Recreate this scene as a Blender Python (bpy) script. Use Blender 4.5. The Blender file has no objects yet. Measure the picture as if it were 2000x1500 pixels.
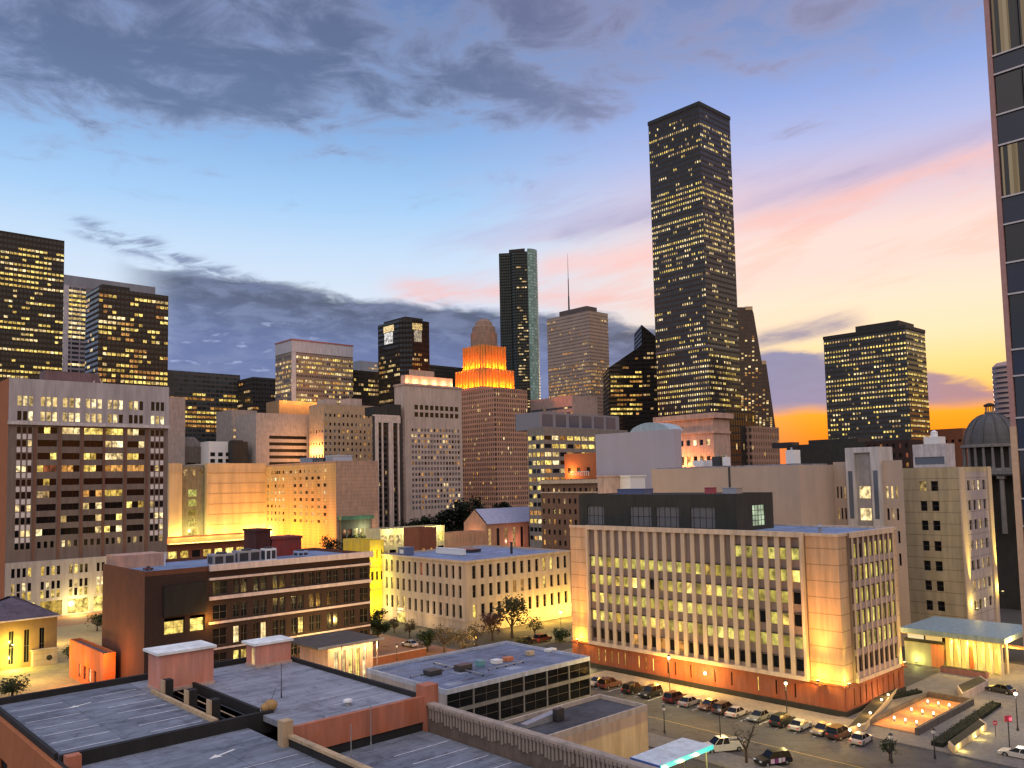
import bpy, math, random
from mathutils import Vector
rnd = random.Random(7)
sc = bpy.context.scene
COL = sc.collection
# ---------------------------------------------------------------- survey: camera model used to place things at real distances
F, PX, PY, H = 1631.0, 1000.0, 822.4, 38.0
PIT, ROL, TH = math.radians(4.1), math.radians(-1.2), math.radians(42.8)
def _mm(A, B): return [[sum(A[i][k]*B[k][j] for k in range(3)) for j in range(3)] for i in range(3)]
def _rx(a): c, s = math.cos(a), math.sin(a); return [[1,0,0],[0,c,-s],[0,s,c]]
def _rz(a): c, s = math.cos(a), math.sin(a); return [[c,-s,0],[s,c,0],[0,0,1]]
RM = _mm(_rx(math.pi/2+PIT), _rz(ROL))
def ray(px, py):
    v = ((px-PX)/F, -(py-PY)/F, -1.)
    return [sum(RM[i][k]*v[k] for k in range(3)) for i in range(3)]
def at(px, py, z=0.):
    r = ray(px, py); t = (z-H)/r[2]; return (r[0]*t, r[1]*t, z)
def atd(px, py, d):
    r = ray(px, py); t = d/r[1]; return (r[0]*t, d, H+r[2]*t)
def proj(p):
    q = (p[0], p[1], p[2]-H)
    c = [sum(RM[k][i]*q[k] for k in range(3)) for i in range(3)]
    return (PX+F*c[0]/-c[2], PY-F*c[1]/-c[2])
U = (math.cos(TH), math.sin(TH)); V = (-U[1], U[0])
def st(p): return (p[0]*U[0]+p[1]*U[1], p[0]*V[0]+p[1]*V[1])
def xy(s, t, z=0.): return (s*U[0]+t*V[0], s*U[1]+t*V[1], z)
def solve(c, z, dv, px, far=3000.):
    f = lambda k: proj((c[0]+dv[0]*k, c[1]+dv[1]*k, z))[0]-px
    lo, hi = 0., far
    sg = 1 if f(0) < 0 else -1
    for _ in range(70):
        m = (lo+hi)/2
        if f(m)*sg < 0: lo = m
        else: hi = m
    return lo
# ---------------------------------------------------------------- mesh collector
class MB:
    def __init__(s): s.v=[]; s.f=[]; s.m=[]; s.mats=[]
    def mi(s, mat):
        if mat not in s.mats: s.mats.append(mat)
        return s.mats.index(mat)
    def face(s, pts, mat):
        n = len(s.v); s.v += [tuple(p) for p in pts]; s.f.append(tuple(range(n, n+len(pts)))); s.m.append(s.mi(mat))
    def box(s, x0, x1, y0, y1, z0, z1, mat, skip=''):
        n = len(s.v); i = s.mi(mat)
        s.v += [(x0,y0,z0),(x1,y0,z0),(x1,y1,z0),(x0,y1,z0),(x0,y0,z1),(x1,y0,z1),(x1,y1,z1),(x0,y1,z1)]
        for k, q in (('b',(3,2,1,0)),('t',(4,5,6,7)),('-y',(0,1,5,4)),('+x',(1,2,6,5)),('+y',(2,3,7,6)),('-x',(3,0,4,7))):
            if k in skip.split(): continue
            s.f.append(tuple(n+j for j in q)); s.m.append(i)
    def prism(s, poly, z0, z1, mat, top=None):
        n = len(poly); k = len(s.v); i = s.mi(mat); j = s.mi(top or mat)
        s.v += [(p[0],p[1],z0) for p in poly]+[(p[0],p[1],z1) for p in poly]
        for a in range(n):
            b = (a+1) % n; s.f.append((k+a,k+b,k+n+b,k+n+a)); s.m.append(i)
        s.f.append(tuple(range(k+n, k+2*n))); s.m.append(j)
        s.f.append(tuple(range(k+n-1, k-1, -1))); s.m.append(i)
    def prof(s, poly, y0, y1, mat):            # polygon in x-z extruded along y
        n = len(poly); k = len(s.v); i = s.mi(mat)
        s.v += [(p[0],y0,p[1]) for p in poly]+[(p[0],y1,p[1]) for p in poly]
        for a in range(n):
            b = (a+1) % n; s.f.append((k+a,k+b,k+n+b,k+n+a)); s.m.append(i)
        s.f.append(tuple(range(k, k+n))); s.f.append(tuple(range(k+2*n-1, k+n-1, -1))); s.m += [i, i]
    def tube(s, p0, p1, r0, r1, mat, n=8):
        p0, p1 = Vector(p0), Vector(p1); d = (p1-p0).normalized()
        a = d.orthogonal().normalized(); b = d.cross(a); k = len(s.v); i = s.mi(mat)
        for p, r in ((p0,r0),(p1,r1)):
            for q in range(n):
                w = 2*math.pi*q/n; s.v.append(tuple(p+(a*math.cos(w)+b*math.sin(w))*r))
        for q in range(n):
            w = (q+1) % n; s.f.append((k+q,k+w,k+n+w,k+n+q)); s.m.append(i)
        s.f.append(tuple(range(k+n-1, k-1, -1))); s.f.append(tuple(range(k+n, k+2*n))); s.m += [i, i]
    def lathe(s, prof, mat, n=16, c=(0,0)):
        k = len(s.v); i = s.mi(mat)
        for r, z in prof:
            for q in range(n):
                w = 2*math.pi*(q+.5)/n; s.v.append((c[0]+r*math.cos(w), c[1]+r*math.sin(w), z))
        for a in range(len(prof)-1):
            for q in range(n):
                w = (q+1) % n; s.f.append((k+a*n+q,k+a*n+w,k+(a+1)*n+w,k+(a+1)*n+q)); s.m.append(i)
        s.f.append(tuple(range(k+(len(prof)-1)*n, k+len(prof)*n))); s.m.append(i)
    def ball(s, c, r, mat, n=10, sz=1.):
        k = n//2+1
        o = MB(); o.lathe([(max(.02,math.sin(math.pi*j/k))*r, c[2]-math.cos(math.pi*j/k)*r*sz) for j in range(k+1)], mat, n, c)
        s.add(o)
    def add(s, o, dx=0, dy=0, dz=0):
        n = len(s.v); s.v += [(p[0]+dx,p[1]+dy,p[2]+dz) for p in o.v]
        for q, m in zip(o.f, o.m): s.f.append(tuple(n+j for j in q)); s.m.append(s.mi(o.mats[m]))
    def mesh(s, name):
        me = bpy.data.meshes.new(name); me.from_pydata(s.v, [], s.f)
        for m in s.mats: me.materials.append(m)
        if len(s.mats) > 1: me.polygons.foreach_set('material_index', s.m)
        me.update(); return me
    def obj(s, name, parent=None, loc=None, rz=0., smooth=False):
        me = s.mesh(name)
        if smooth: me.polygons.foreach_set('use_smooth', [True]*len(me.polygons))
        o = bpy.data.objects.new(name, me); COL.objects.link(o)
        if parent is not None: o.parent = parent
        if loc is not None: o.location = loc
        o.rotation_euler.z = rz
        return o
def tag(o, label=None, cat=None, group=None, kind=None):
    if label: o['label'] = label
    if cat: o['category'] = cat
    if group: o['group'] = group
    if kind: o['kind'] = kind
    return o
def thing(name, label, cat, loc=(0,0,0), rz=0., group=None):
    o = bpy.data.objects.new(name, None); COL.objects.link(o); o.empty_display_size = .5
    o.location = loc; o.rotation_euler.z = rz
    return tag(o, label, cat, group)
def kids(o): return [c for c in COL.objects if c.parent == o]
def dup(src, loc, rz, label, group=None, swap=None):
    r = src.copy(); COL.objects.link(r); r.location = loc; r.rotation_euler.z = rz; r['label'] = label
    if group: r['group'] = group
    for ch in list(src.children):
        c = ch.copy(); COL.objects.link(c); c.parent = r
        if swap and c.data and c.data.name in swap: c.data = swap[c.data.name]
        for g in list(ch.children):
            d = g.copy(); COL.objects.link(d); d.parent = c
    return r
# ---------------------------------------------------------------- materials
def lin(r, g, b):
    f = lambda c: (c/255/12.92 if c/255 <= .04045 else ((c/255+.055)/1.055)**2.4)
    return (f(r), f(g), f(b), 1.)
class X:                                         # tiny node expression helper
    def __init__(s, nt, sock): s.nt, s.k = nt, sock
    def _op(s, op, o=None, p=None, clamp=False):
        n = s.nt.nodes.new('ShaderNodeMath'); n.operation = op; n.use_clamp = clamp
        for i, q in enumerate((s, o, p)):
            if q is None: continue
            if isinstance(q, X): s.nt.links.new(q.k, n.inputs[i])
            else: n.inputs[i].default_value = q
        return X(s.nt, n.outputs[0])
    def __add__(s, o): return s._op('ADD', o)
    def __sub__(s, o): return s._op('SUBTRACT', o)
    def __mul__(s, o): return s._op('MULTIPLY', o)
    def __truediv__(s, o): return s._op('DIVIDE', o)
    def gt(s, o): return s._op('GREATER_THAN', o)
    def lt(s, o): return s._op('LESS_THAN', o)
    def fract(s): return s._op('FRACT')
    def abs(s): return s._op('ABSOLUTE')
    def mx(s, o): return s._op('MAXIMUM', o)
    def mn(s, o): return s._op('MINIMUM', o)
    def pw(s, o): return s._op('POWER', o)
    def exp(s): return s._op('EXPONENT')
    def neg(s): return s*-1.
    def ss(s, a, b):                             # smoothstep a..b -> 0..1
        n = s.nt.nodes.new('ShaderNodeMapRange'); n.interpolation_type = 'SMOOTHSTEP'
        lo, hi, t0, t1 = (a, b, 0., 1.) if a < b else (b, a, 1., 0.)
        s.nt.links.new(s.k, n.inputs['Value'])
        n.inputs['From Min'].default_value = lo; n.inputs['From Max'].default_value = hi
        n.inputs['To Min'].default_value = t0; n.inputs['To Max'].default_value = t1
        return X(s.nt, n.outputs['Result'])
def vec(nt, x, y, z=0.):
    n = nt.nodes.new('ShaderNodeCombineXYZ')
    for i, q in enumerate((x, y, z)):
        if isinstance(q, X): nt.links.new(q.k, n.inputs[i])
        else: n.inputs[i].default_value = q
    return n.outputs[0]
def noise(nt, v, scale, detail=4., rough=.55, dist=0., w=None):
    n = nt.nodes.new('ShaderNodeTexNoise')
    if w is not None:
        n.noise_dimensions = '4D'
        if isinstance(w, X): nt.links.new(w.k, n.inputs['W'])
        else: n.inputs['W'].default_value = w
    if v is not None: nt.links.new(v, n.inputs['Vector'])
    n.inputs['Scale'].default_value = scale; n.inputs['Detail'].default_value = detail
    n.inputs['Roughness'].default_value = rough; n.inputs['Distortion'].default_value = dist
    return X(nt, n.outputs['Fac'])
def ramp(nt, f, stops):
    n = nt.nodes.new('ShaderNodeValToRGB'); e = n.color_ramp.elements
    for i, (p, c) in enumerate(stops):
        q = e[i] if i < 2 else e.new(min(1., p))
        q.position = p; q.color = c
    nt.links.new(f.k if isinstance(f, X) else f, n.inputs[0]); return n.outputs[0]
def mix(nt, f, a, b, mode='MIX'):
    n = nt.nodes.new('ShaderNodeMix'); n.data_type = 'RGBA'; n.blend_type = mode
    if isinstance(f, X): nt.links.new(f.k, n.inputs[0])
    else: n.inputs[0].default_value = f
    for i, q in ((6, a), (7, b)):
        if isinstance(q, (tuple, list)): n.inputs[i].default_value = q
        else: nt.links.new(q, n.inputs[i])
    return n.outputs[2]
def sep(nt, v):
    n = nt.nodes.new('ShaderNodeSeparateXYZ'); nt.links.new(v, n.inputs[0]); return [X(nt, o) for o in n.outputs]
def newmat(name):
    m = bpy.data.materials.new(name); m.use_nodes = True; nt = m.node_tree
    return m, nt, nt.nodes['Principled BSDF']
def shade(c, k): return (c[0]*k, c[1]*k, c[2]*k, 1.)
MC = {}
def wall(name, col, rough=.85, var=.38, scale=.35, joint=0., spec=.3, metal=0., streak=.6, bump=0.):
    """matt or metal surface with blotches, rain streaks and optional horizontal joints"""
    if name in MC: return MC[name]
    m, nt, b = newmat(name); c = (col[0], col[1], col[2], 1.)
    tc = nt.nodes.new('ShaderNodeTexCoord').outputs['Object']
    x, y, z = sep(nt, tc)
    n1 = noise(nt, tc, scale, 5., .62); n2 = noise(nt, vec(nt, x*1., y*1., z*.12), scale*3.2, 3., .6); n3 = noise(nt, tc, 4.5, 2., .6)
    f = (n1-.5)*var*2.2+(n2-.5)*streak*1.6+(n3-.5)*var*.9+1.
    if joint:
        j = (z/joint).fract(); f = f*(j.lt(.07)*-.38+1.)
    n = nt.nodes.new('ShaderNodeHueSaturation'); n.inputs['Color'].default_value = c
    nt.links.new(f.k, n.inputs['Value'])
    nt.links.new((n1*.5+.75).k, n.inputs['Saturation'])
    nt.links.new(n.outputs[0], b.inputs['Base Color'])
    b.inputs['Roughness'].default_value = rough; b.inputs['Specular IOR Level'].default_value = spec; b.inputs['Metallic'].default_value = metal
    if bump:
        bn = nt.nodes.new('ShaderNodeBump'); bn.inputs['Strength'].default_value = bump; bn.inputs['Distance'].default_value = .05
        nt.links.new(n3.k, bn.inputs['Height']); nt.links.new(bn.outputs[0], b.inputs['Normal'])
    MC[name] = m; return m
def brick(name, c1, c2, mortar=.12):
    if name in MC: return MC[name]
    m, nt, b = newmat(name)
    tc = nt.nodes.new('ShaderNodeTexCoord'); x, y, z = sep(nt, tc.outputs['Object']); nx, ny, nz = sep(nt, tc.outputs['Normal'])
    s = x+y
    row = (z/.3); odd = (row*.5).fract().gt(.5)
    bx = (s/.62+odd*.5).fract(); bz = row.fract()
    mort = (bx.lt(.06)+bz.lt(.12)).mn(1.)
    n1 = noise(nt, tc.outputs['Object'], .22, 5., .65); n2 = noise(nt, vec(nt, x, y, z*.25), 1.6, 4., .6)
    c = mix(nt, ((n1-.35)*1.8+(n2-.5)*1.3).mx(0.).mn(1.), (c1[0],c1[1],c1[2],1.), (c2[0],c2[1],c2[2],1.))
    c = mix(nt, mort*.45, c, (mortar,mortar*.9,mortar*.8,1.))
    nt.links.new(c, b.inputs['Base Color']); b.inputs['Roughness'].default_value = .9; b.inputs['Specular IOR Level'].default_value = .2
    MC[name] = m; return m
def bandmat(name, glass, sp, fh, bw, gz=.5, gx=.75, rough=.2, z0=0.):
    """tower skin: glass strips between spandrels and mullions, in the shaft's own frame"""
    if name in MC: return MC[name]
    m, nt, b = newmat(name)
    tc = nt.nodes.new('ShaderNodeTexCoord'); x, y, z = sep(nt, tc.outputs['Object']); nx, ny, nz = sep(nt, tc.outputs['Normal'])
    side = nx.abs().gt(.6); s = y*side+x*(side*-1.+1.)
    g = ((z-z0)/fh).fract().lt(gz)*(s/bw).fract().lt(gx)*(nz.abs().lt(.5))
    cell = vec(nt, (s/bw)._op('FLOOR'), ((z-z0)/fh)._op('FLOOR'), side*7.)
    wn = nt.nodes.new('ShaderNodeTexWhiteNoise'); nt.links.new(cell, wn.inputs[0]); r = X(nt, wn.outputs[0])
    n1 = noise(nt, tc.outputs['Object'], .06, 3.)
    cg = mix(nt, r, shade(glass, .5), shade(glass, 1.6)); cs = mix(nt, n1, shade(sp, .7), shade(sp, 1.25))
    nt.links.new(mix(nt, g, cs, cg), b.inputs['Base Color'])
    nt.links.new((g*(rough-.75)+.75).k, b.inputs['Roughness']); nt.links.new((g*.4+.15).k, b.inputs['Specular IOR Level'])
    MC[name] = m; return m
def glow(name, col, s=1., lo=.35, hi=1.25, nscale=0., base=.02):
    """a lit window or lamp: emission that differs from pane to pane"""
    if name in MC: return MC[name]
    m, nt, b = newmat(name)
    g = nt.nodes.new('ShaderNodeNewGeometry'); oi = nt.nodes.new('ShaderNodeObjectInfo')
    r = (X(nt, g.outputs['Random Per Island'])+X(nt, oi.outputs['Random'])).fract()
    f = (r*(hi-lo)+lo)*s
    if nscale:
        tc = nt.nodes.new('ShaderNodeTexCoord'); x, y, z = sep(nt, tc.outputs['Object'])
        n = noise(nt, vec(nt, x, y, z*.8), nscale, 2., .5, w=r*60.)
        f = f*((n-.3)*2.6).mx(.12).mn(1.35)
    c = mix(nt, r, (col[0],col[1]*.88,col[2]*.7,1.), (col[0],min(1,col[1]*1.05),min(1,col[2]*1.35),1.))
    nt.links.new(c, b.inputs['Emission Color']); nt.links.new(f.k, b.inputs['Emission Strength'])
    b.inputs['Base Color'].default_value = (base,base,base,1.); b.inputs['Roughness'].default_value = .25
    m.cycles.emission_sampling = 'NONE'
    MC[name] = m; return m
def flat(name, col, rough=.5, spec=.5, metal=0.):
    if name in MC: return MC[name]
    m, nt, b = newmat(name)
    tc = nt.nodes.new('ShaderNodeTexCoord').outputs['Object']; n1 = noise(nt, tc, 3., 3.)
    nt.links.new(mix(nt, n1, shade(col, .75), shade(col, 1.2)), b.inputs['Base Color'])
    b.inputs['Roughness'].default_value = rough; b.inputs['Specular IOR Level'].default_value = spec; b.inputs['Metallic'].default_value = metal
    MC[name] = m; return m
def deckmat(name, col, streaks=0.):
    """worn parking deck / flat roof: blotches, seams, tyre-darkened lanes"""
    if name in MC: return MC[name]
    m, nt, b = newmat(name)
    tc = nt.nodes.new('ShaderNodeTexCoord').outputs['Object']; x, y, z = sep(nt, tc)
    n1 = noise(nt, tc, .12, 5., .62); n2 = noise(nt, vec(nt, x*.18, y, z), .9, 4., .65); n3 = noise(nt, tc, 2.2, 4., .7)
    seam = ((x/5.4).fract().lt(.012)+(y/7.2).fract().lt(.009)).mn(1.)
    n4 = noise(nt, tc, .45, 3., .5, 1.2); pud = n4.ss(.52, .60)*.34; tar = noise(nt, vec(nt, x, y, 7.), .9, 2., .4, .6).ss(.66, .70)*.4
    f = ((n1-.5)*1.2+(n2-.5)*(.5+streaks)+(n3-.5)*.5+1.03-seam*.4-pud*.6-tar*.7).mx(.15)
    n = nt.nodes.new('ShaderNodeHueSaturation'); n.inputs['Color'].default_value = (col[0],col[1],col[2],1.)
    nt.links.new(f.k, n.inputs['Value']); nt.links.new(n.outputs[0], b.inputs['Base Color'])
    nt.links.new((n3*.5+.45).k, b.inputs['Roughness']); b.inputs['Specular IOR Level'].default_value = .25
    MC[name] = m; return m
def leafmat(name, c1, c2):
    if name in MC: return MC[name]
    m, nt, b = newmat(name)
    g = nt.nodes.new('ShaderNodeNewGeometry')
    nt.links.new(mix(nt, X(nt, g.outputs['Random Per Island']), (c1[0],c1[1],c1[2],1.), (c2[0],c2[1],c2[2],1.)), b.inputs['Base Color'])
    b.inputs['Roughness'].default_value = .7; b.inputs['Specular IOR Level'].default_value = .15
    MC[name] = m; return m
# lit panes / glass
GL = {
 'Y': glow('lit_yellow', (1.,.72,.15), 1.3, .5, 1.6, .9), 'P': glow('lit_pale', (1.,.76,.32), 1.35, .5, 1.6, .9),
 'V': glow('lit_office_green', (.98,.82,.15), .82, .55, 1.4, .7),
 'O': glow('lit_orange', (1.,.46,.09), .9, .3, 1.3, .9), 'W': glow('lit_white', (1.,.93,.75), 1., .4, 1.2, .6),
 'G': glow('lit_green', (.80,.80,.16), .75, .35, 1.2, .9), 'R': glow('lit_red', (.85,.20,.06), .6, .3, 1., .6),
 'C': glow('lit_cream_dim', (.98,.64,.24), .95, .25, 1.2, .7),
 'D': flat('dark_glass', (.005,.006,.008), .1, .32), 'B': flat('blue_glass', (.04,.06,.10), .1, .6),
 'K': flat('black_opening', (.006,.006,.007), .6, .2)}
# ---------------------------------------------------------------- buildings
class Bld:
    """thing whose local x runs along the right (u) face, y along the left (v) face, from the corner nearest the camera"""
    def __init__(s, name, label, cat, xl, xc, xr, yt, d, yaw=0., group=None, a=None, b=None, top=None):
        th = TH+math.radians(yaw); s.u = (math.cos(th), math.sin(th)); s.w = (-s.u[1], s.u[0])
        c = atd(xc, yt, d); s.c = c; s.h = top if top is not None else c[2]; s.th = th
        s.a = a if a is not None else solve(c, s.h, s.u, xr)
        s.b = b if b is not None else solve(c, s.h, s.w, xl)
        s.e = thing(name, label, cat, (c[0], c[1], 0), th, group); s.win = []
        s.e.rotation_euler.z = th
    def su(s, px, z=None): return solve(s.c, s.h if z is None else z, s.u, px)
    def sv(s, px, z=None): return solve(s.c, s.h if z is None else z, s.w, px)
    def zc(s, py): return atd(proj((s.c[0], s.c[1], s.h))[0], py, s.c[1])[2]      # height on the near corner for a row of the photograph
    def loc(s, px, py, z):                                     # local coordinates of a point seen at px,py on the level z
        p = at(px, py, z); dx, dy = p[0]-s.c[0], p[1]-s.c[1]
        return (dx*s.u[0]+dy*s.u[1], dx*s.w[0]+dy*s.w[1], z)
    def world(s, x, y, z=0.): return (s.c[0]+s.u[0]*x+s.w[0]*y, s.c[1]+s.u[1]*x+s.w[1]*y, z)
    def part(s, m, name, parent=None, **k): return m.obj(name, parent or s.e, **k)
    def pane(s, face, off, s0, s1, z0, z1, key): s.win.append((face, off, s0, s1, z0, z1, key))
    def flush(s, name='window', limit=100, proud=.0, style=0, rest='windows', order=True):
        """the nearest `limit` panes become parts, whatever is left one part of kind stuff"""
        L = s.win; s.win = []
        if order: L.sort(key=lambda q: (q[6] in 'DBK', q[2]))
        for q in L[:limit]:
            face, off, s0, s1, z0, z1, key = q
            w, h = round(s1-s0, 2), round(z1-z0, 2)
            me = pane_mesh(w, h, key, style)
            o = bpy.data.objects.new(name, me); COL.objects.link(o); o.parent = s.e
            cs, cz = (s0+s1)/2, (z0+z1)/2
            if face == 'u': o.location = (cs, off-proud, cz)
            elif face == 'v': o.location = (off-proud, cs, cz); o.rotation_euler.z = -math.pi/2
            elif face == 'U': o.location = (cs, off+proud, cz); o.rotation_euler.z = math.pi
        if L[limit:]:
            m = MB()
            for face, off, s0, s1, z0, z1, key in L[limit:]:
                g = GL[key]
                if face == 'u': m.box(s0, s1, off-proud-.02, off-proud+.02, z0, z1, g)
                else: m.box(off-proud-.02, off-proud+.02, s0, s1, z0, z1, g)
            tag(s.part(m, rest), kind='stuff')
PM = {}
FRAME = flat('window_frame', (.10,.09,.085), .5)
def pane_mesh(w, h, key, style):
    k = (w, h, key, style)
    if k in PM: return PM[k]
    m = MB(); g = GL[key]
    if style == 0: m.box(-w/2, w/2, -.02, .02, -h/2, h/2, g)
    else:
        t = .07
        m.box(-w/2+t, w/2-t, -.02, .02, -h/2+t, h/2-t, g)
        for x0, x1, z0, z1 in ((-w/2,-w/2+t,-h/2,h/2),(w/2-t,w/2,-h/2,h/2),(-w/2+t,w/2-t,h/2-t,h/2),(-w/2+t,w/2-t,-h/2,-h/2+t)): m.box(x0, x1, -.06, .03, z0, z1, FRAME)
        if style == 2 or style == 3: m.box(-w/2+t, w/2-t, -.05, -.021, -.03, .03, FRAME)
        if style == 3: m.box(-.03, .03, -.048, -.022, -h/2+t, -.031, FRAME); m.box(-.03, .03, -.048, -.022, .031, h/2-t, FRAME)
    PM[k] = m.mesh('window'); return PM[k]
def holes(m, face, off, s0, s1, z0, z1, rows, dep, mat, rev=None):
    """a wall plane with real recessed openings: rows = [(za, zb, [(sa, sb), ...])]"""
    rev = rev or mat
    P = (lambda s, d, z: (s, off+d, z)) if face == 'u' else (lambda s, d, z: (off+d, s, z))
    def q(a, b, c, d, mt): m.face((a, b, c, d) if face == 'u' else (d, c, b, a), mt)
    def rect(a, b, c, d): 
        if b-a > 1e-4 and d-c > 1e-4: q(P(a,0,c), P(b,0,c), P(b,0,d), P(a,0,d), mat)
    z = z0
    for za, zb, hs in sorted(rows):
        rect(s0, s1, z, za); x = s0
        for sa, sb in sorted(hs):
            rect(x, sa, za, zb); x = sb
            q(P(sa,0,za), P(sa,dep,za), P(sa,dep,zb), P(sa,0,zb), rev); q(P(sb,dep,za), P(sb,0,za), P(sb,0,zb), P(sb,dep,zb), rev)
            q(P(sa,0,za), P(sb,0,za), P(sb,dep,za), P(sa,dep,za), rev); q(P(sa,dep,zb), P(sb,dep,zb), P(sb,0,zb), P(sa,0,zb), rev)
        rect(x, s1, za, zb); z = zb
    rect(s0, s1, z, z1)
def cols(s0, s1, n, frac, off=.5):
    w = (s1-s0)/n; return [(s0+w*(i+.5)-w*frac/2, s0+w*(i+.5)+w*frac/2) for i in range(n)]
def shell(m, a, b, z0, z1, mat, roof, back=True, par=.0):
    """far walls and a roof slab sunk below the parapet line"""
    m.face([(a,0,z0),(a,b,z0),(a,b,z1),(a,0,z1)], mat); m.face([(a,b,z0),(0,b,z0),(0,b,z1),(a,b,z1)], mat)
def roofpart(bl, a, b, z, mat, par=.9, pw=.35, pmat=None, parent=None, name='roof'):
    m = MB(); m.box(pw, a-pw, pw, b-pw, z-par-.25, z-par, mat)
    bl.part(m, name, parent)
    if pmat:
        m = MB()
        m.box(-.02, a+.02, -.02, pw, z-par-.26, z+.02, pmat); m.box(-.02, a+.02, b-pw, b+.02, z-par-.26, z+.02, pmat)
        m.box(-.02, pw, pw, b-pw, z-par-.26, z+.02, pmat); m.box(a-pw, a+.02, pw, b-pw, z-par-.26, z+.02, pmat)
        bl.part(m, 'parapet', parent)
def litrow(n, p, run, keys):
    """pattern of lit panes along one floor: offices light up in runs"""
    out = []; on = rnd.random() < p; k = rnd.choice(keys)
    for i in range(n):
        if rnd.random() < 1./run: on = rnd.random() < p; k = rnd.choice(keys)
        out.append(k if on else None)
    return out
def tower(name, label, xl, xc, xr, yt, d, body, fh=3.9, bw=3., lit=.3, keys='YYP', fw=.8, fz=.5, run=3, pm=None, yb=None, capm=None, cap=0., cat='tower', a=None, b=None, yaw=0., group=None, topgap=1.5, limit=100, dark=None, facep=(1.,1.), par=.8, roofm=None):
    B = Bld(name, label, cat, xl, xc, xr, yt, d, yaw, group, a, b)
    m = MB(); m.box(0, B.a, 0, B.b, 0, B.h-cap, body, 't'); B.part(m, 'shaft')
    if cap:
        m = MB(); m.box(-.15, B.a+.15, -.15, B.b+.15, B.h-cap, B.h, capm or body, 't'); B.part(m, 'crown_band')
    m = MB(); m.box(.4, B.a-.4, .4, B.b-.4, B.h-par-.4, B.h-par, roofm or ROOFD); B.part(m, 'roof')
    zlo = max(0., B.zc(yb)) if yb else 0.
    nz = int((B.h-cap-topgap)/fh)
    for face, L, fp in (('u', B.a, facep[1]), ('v', B.b, facep[0])):
        n = max(1, int(round(L/bw))); w = L/n
        for k in range(nz):
            z = B.h-cap-topgap-(k+1)*fh
            if z < zlo: break
            p = lit*fp
            if pm: p *= pm(1.-(k/(nz or 1)), k)
            row = litrow(n, max(0., p*rnd.choice((.35,.7,1.,1.25,1.7))), run, keys)
            for i, kk in enumerate(row):
                if kk or dark: B.pane(face, -.06, w*(i+.5-fw/2), w*(i+.5+fw/2), z, z+fh*fz, kk or dark)
    B.flush(limit=limit)
    return B
# ---------------------------------------------------------------- render settings, camera
sc.render.engine = 'CYCLES'
sc.cycles.use_denoising = True
try: sc.cycles.denoiser = 'OPENIMAGEDENOISE'; sc.cycles.denoising_input_passes = 'RGB_ALBEDO_NORMAL'
except Exception: pass
sc.cycles.max_bounces = 5; sc.cycles.diffuse_bounces = 3; sc.cycles.glossy_bounces = 3
sc.cycles.sample_clamp_indirect = 4.; sc.cycles.filter_width = 1.45
sc.cycles.use_light_tree = True
sc.view_settings.view_transform = 'Standard'; sc.view_settings.look = 'None'; sc.view_settings.gamma = 1.; sc.view_settings.exposure = .18
cd = bpy.data.cameras.new('camera'); cam = bpy.data.objects.new('camera', cd); COL.objects.link(cam); sc.camera = cam
cd.sensor_width = 36.; cd.lens = 36.*F/2000.; cd.shift_y = (PY-750.)/2000.
cd.clip_start = .5; cd.clip_end = 12000.
from mathutils import Matrix
cam.matrix_world = Matrix.Translation((0,0,H)) @ Matrix([[*RM[i]] for i in range(3)]).to_4x4()
# ---------------------------------------------------------------- evening sky
W = bpy.data.worlds.new('World'); sc.world = W; W.use_nodes = True
nt = W.node_tree; nt.nodes.clear()
out = nt.nodes.new('ShaderNodeOutputWorld')
D = nt.nodes.new('ShaderNodeTexCoord').outputs['Generated']
dx, dy, dz = sep(nt, D)
az = dx._op('ARCTAN2', dy)*57.2958; el = dz.mn(1.).mx(-1.)._op('ARCSINE')*57.2958
def rmp(stops):
    return ramp(nt, (el/60.).mx(0.).mn(1.), [(e/60., lin(*c)) for e, c in stops])
left = rmp([(0,(200,196,214)),(5,(186,196,226)),(8.5,(172,190,230)),(12.5,(208,220,236)),(15.5,(190,213,238)),(18.5,(160,198,236)),(22.5,(132,172,220)),(26,(112,148,198)),(31,(98,124,172)),(45,(82,100,150)),(60,(80,92,140))])
right = rmp([(1.5,(232,108,24)),(2.8,(246,140,24)),(4.2,(252,166,40)),(5.4,(250,200,110)),(6.8,(250,214,140)),(8.7,(250,222,180)),(11,(248,222,196)),(13,(240,214,202)),(15,(242,214,204)),(18,(216,194,208)),(21,(174,182,224)),(24,(142,164,218)),(27,(124,145,194)),(32,(110,124,168)),(45,(84,100,150)),(60,(80,92,140))])
sky = mix(nt, (az+el*.25).ss(-2., 22.), left, right)
fl = vec(nt, az, el, 0.)
# flat cloud field overhead, seen in perspective
inv = (dz.mx(.06)); pv = vec(nt, dx/inv, dy/inv, 0.)
n_hi = noise(nt, pv, 4.6, 8., .64, .5); n_h2 = noise(nt, pv, 1.7, 4., .55, .4)
def blob(a0, e0, ra, re):
    p = (az-a0)/ra; q = (el-e0)/re; return ((p*p+q*q)*-1.).exp()
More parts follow.
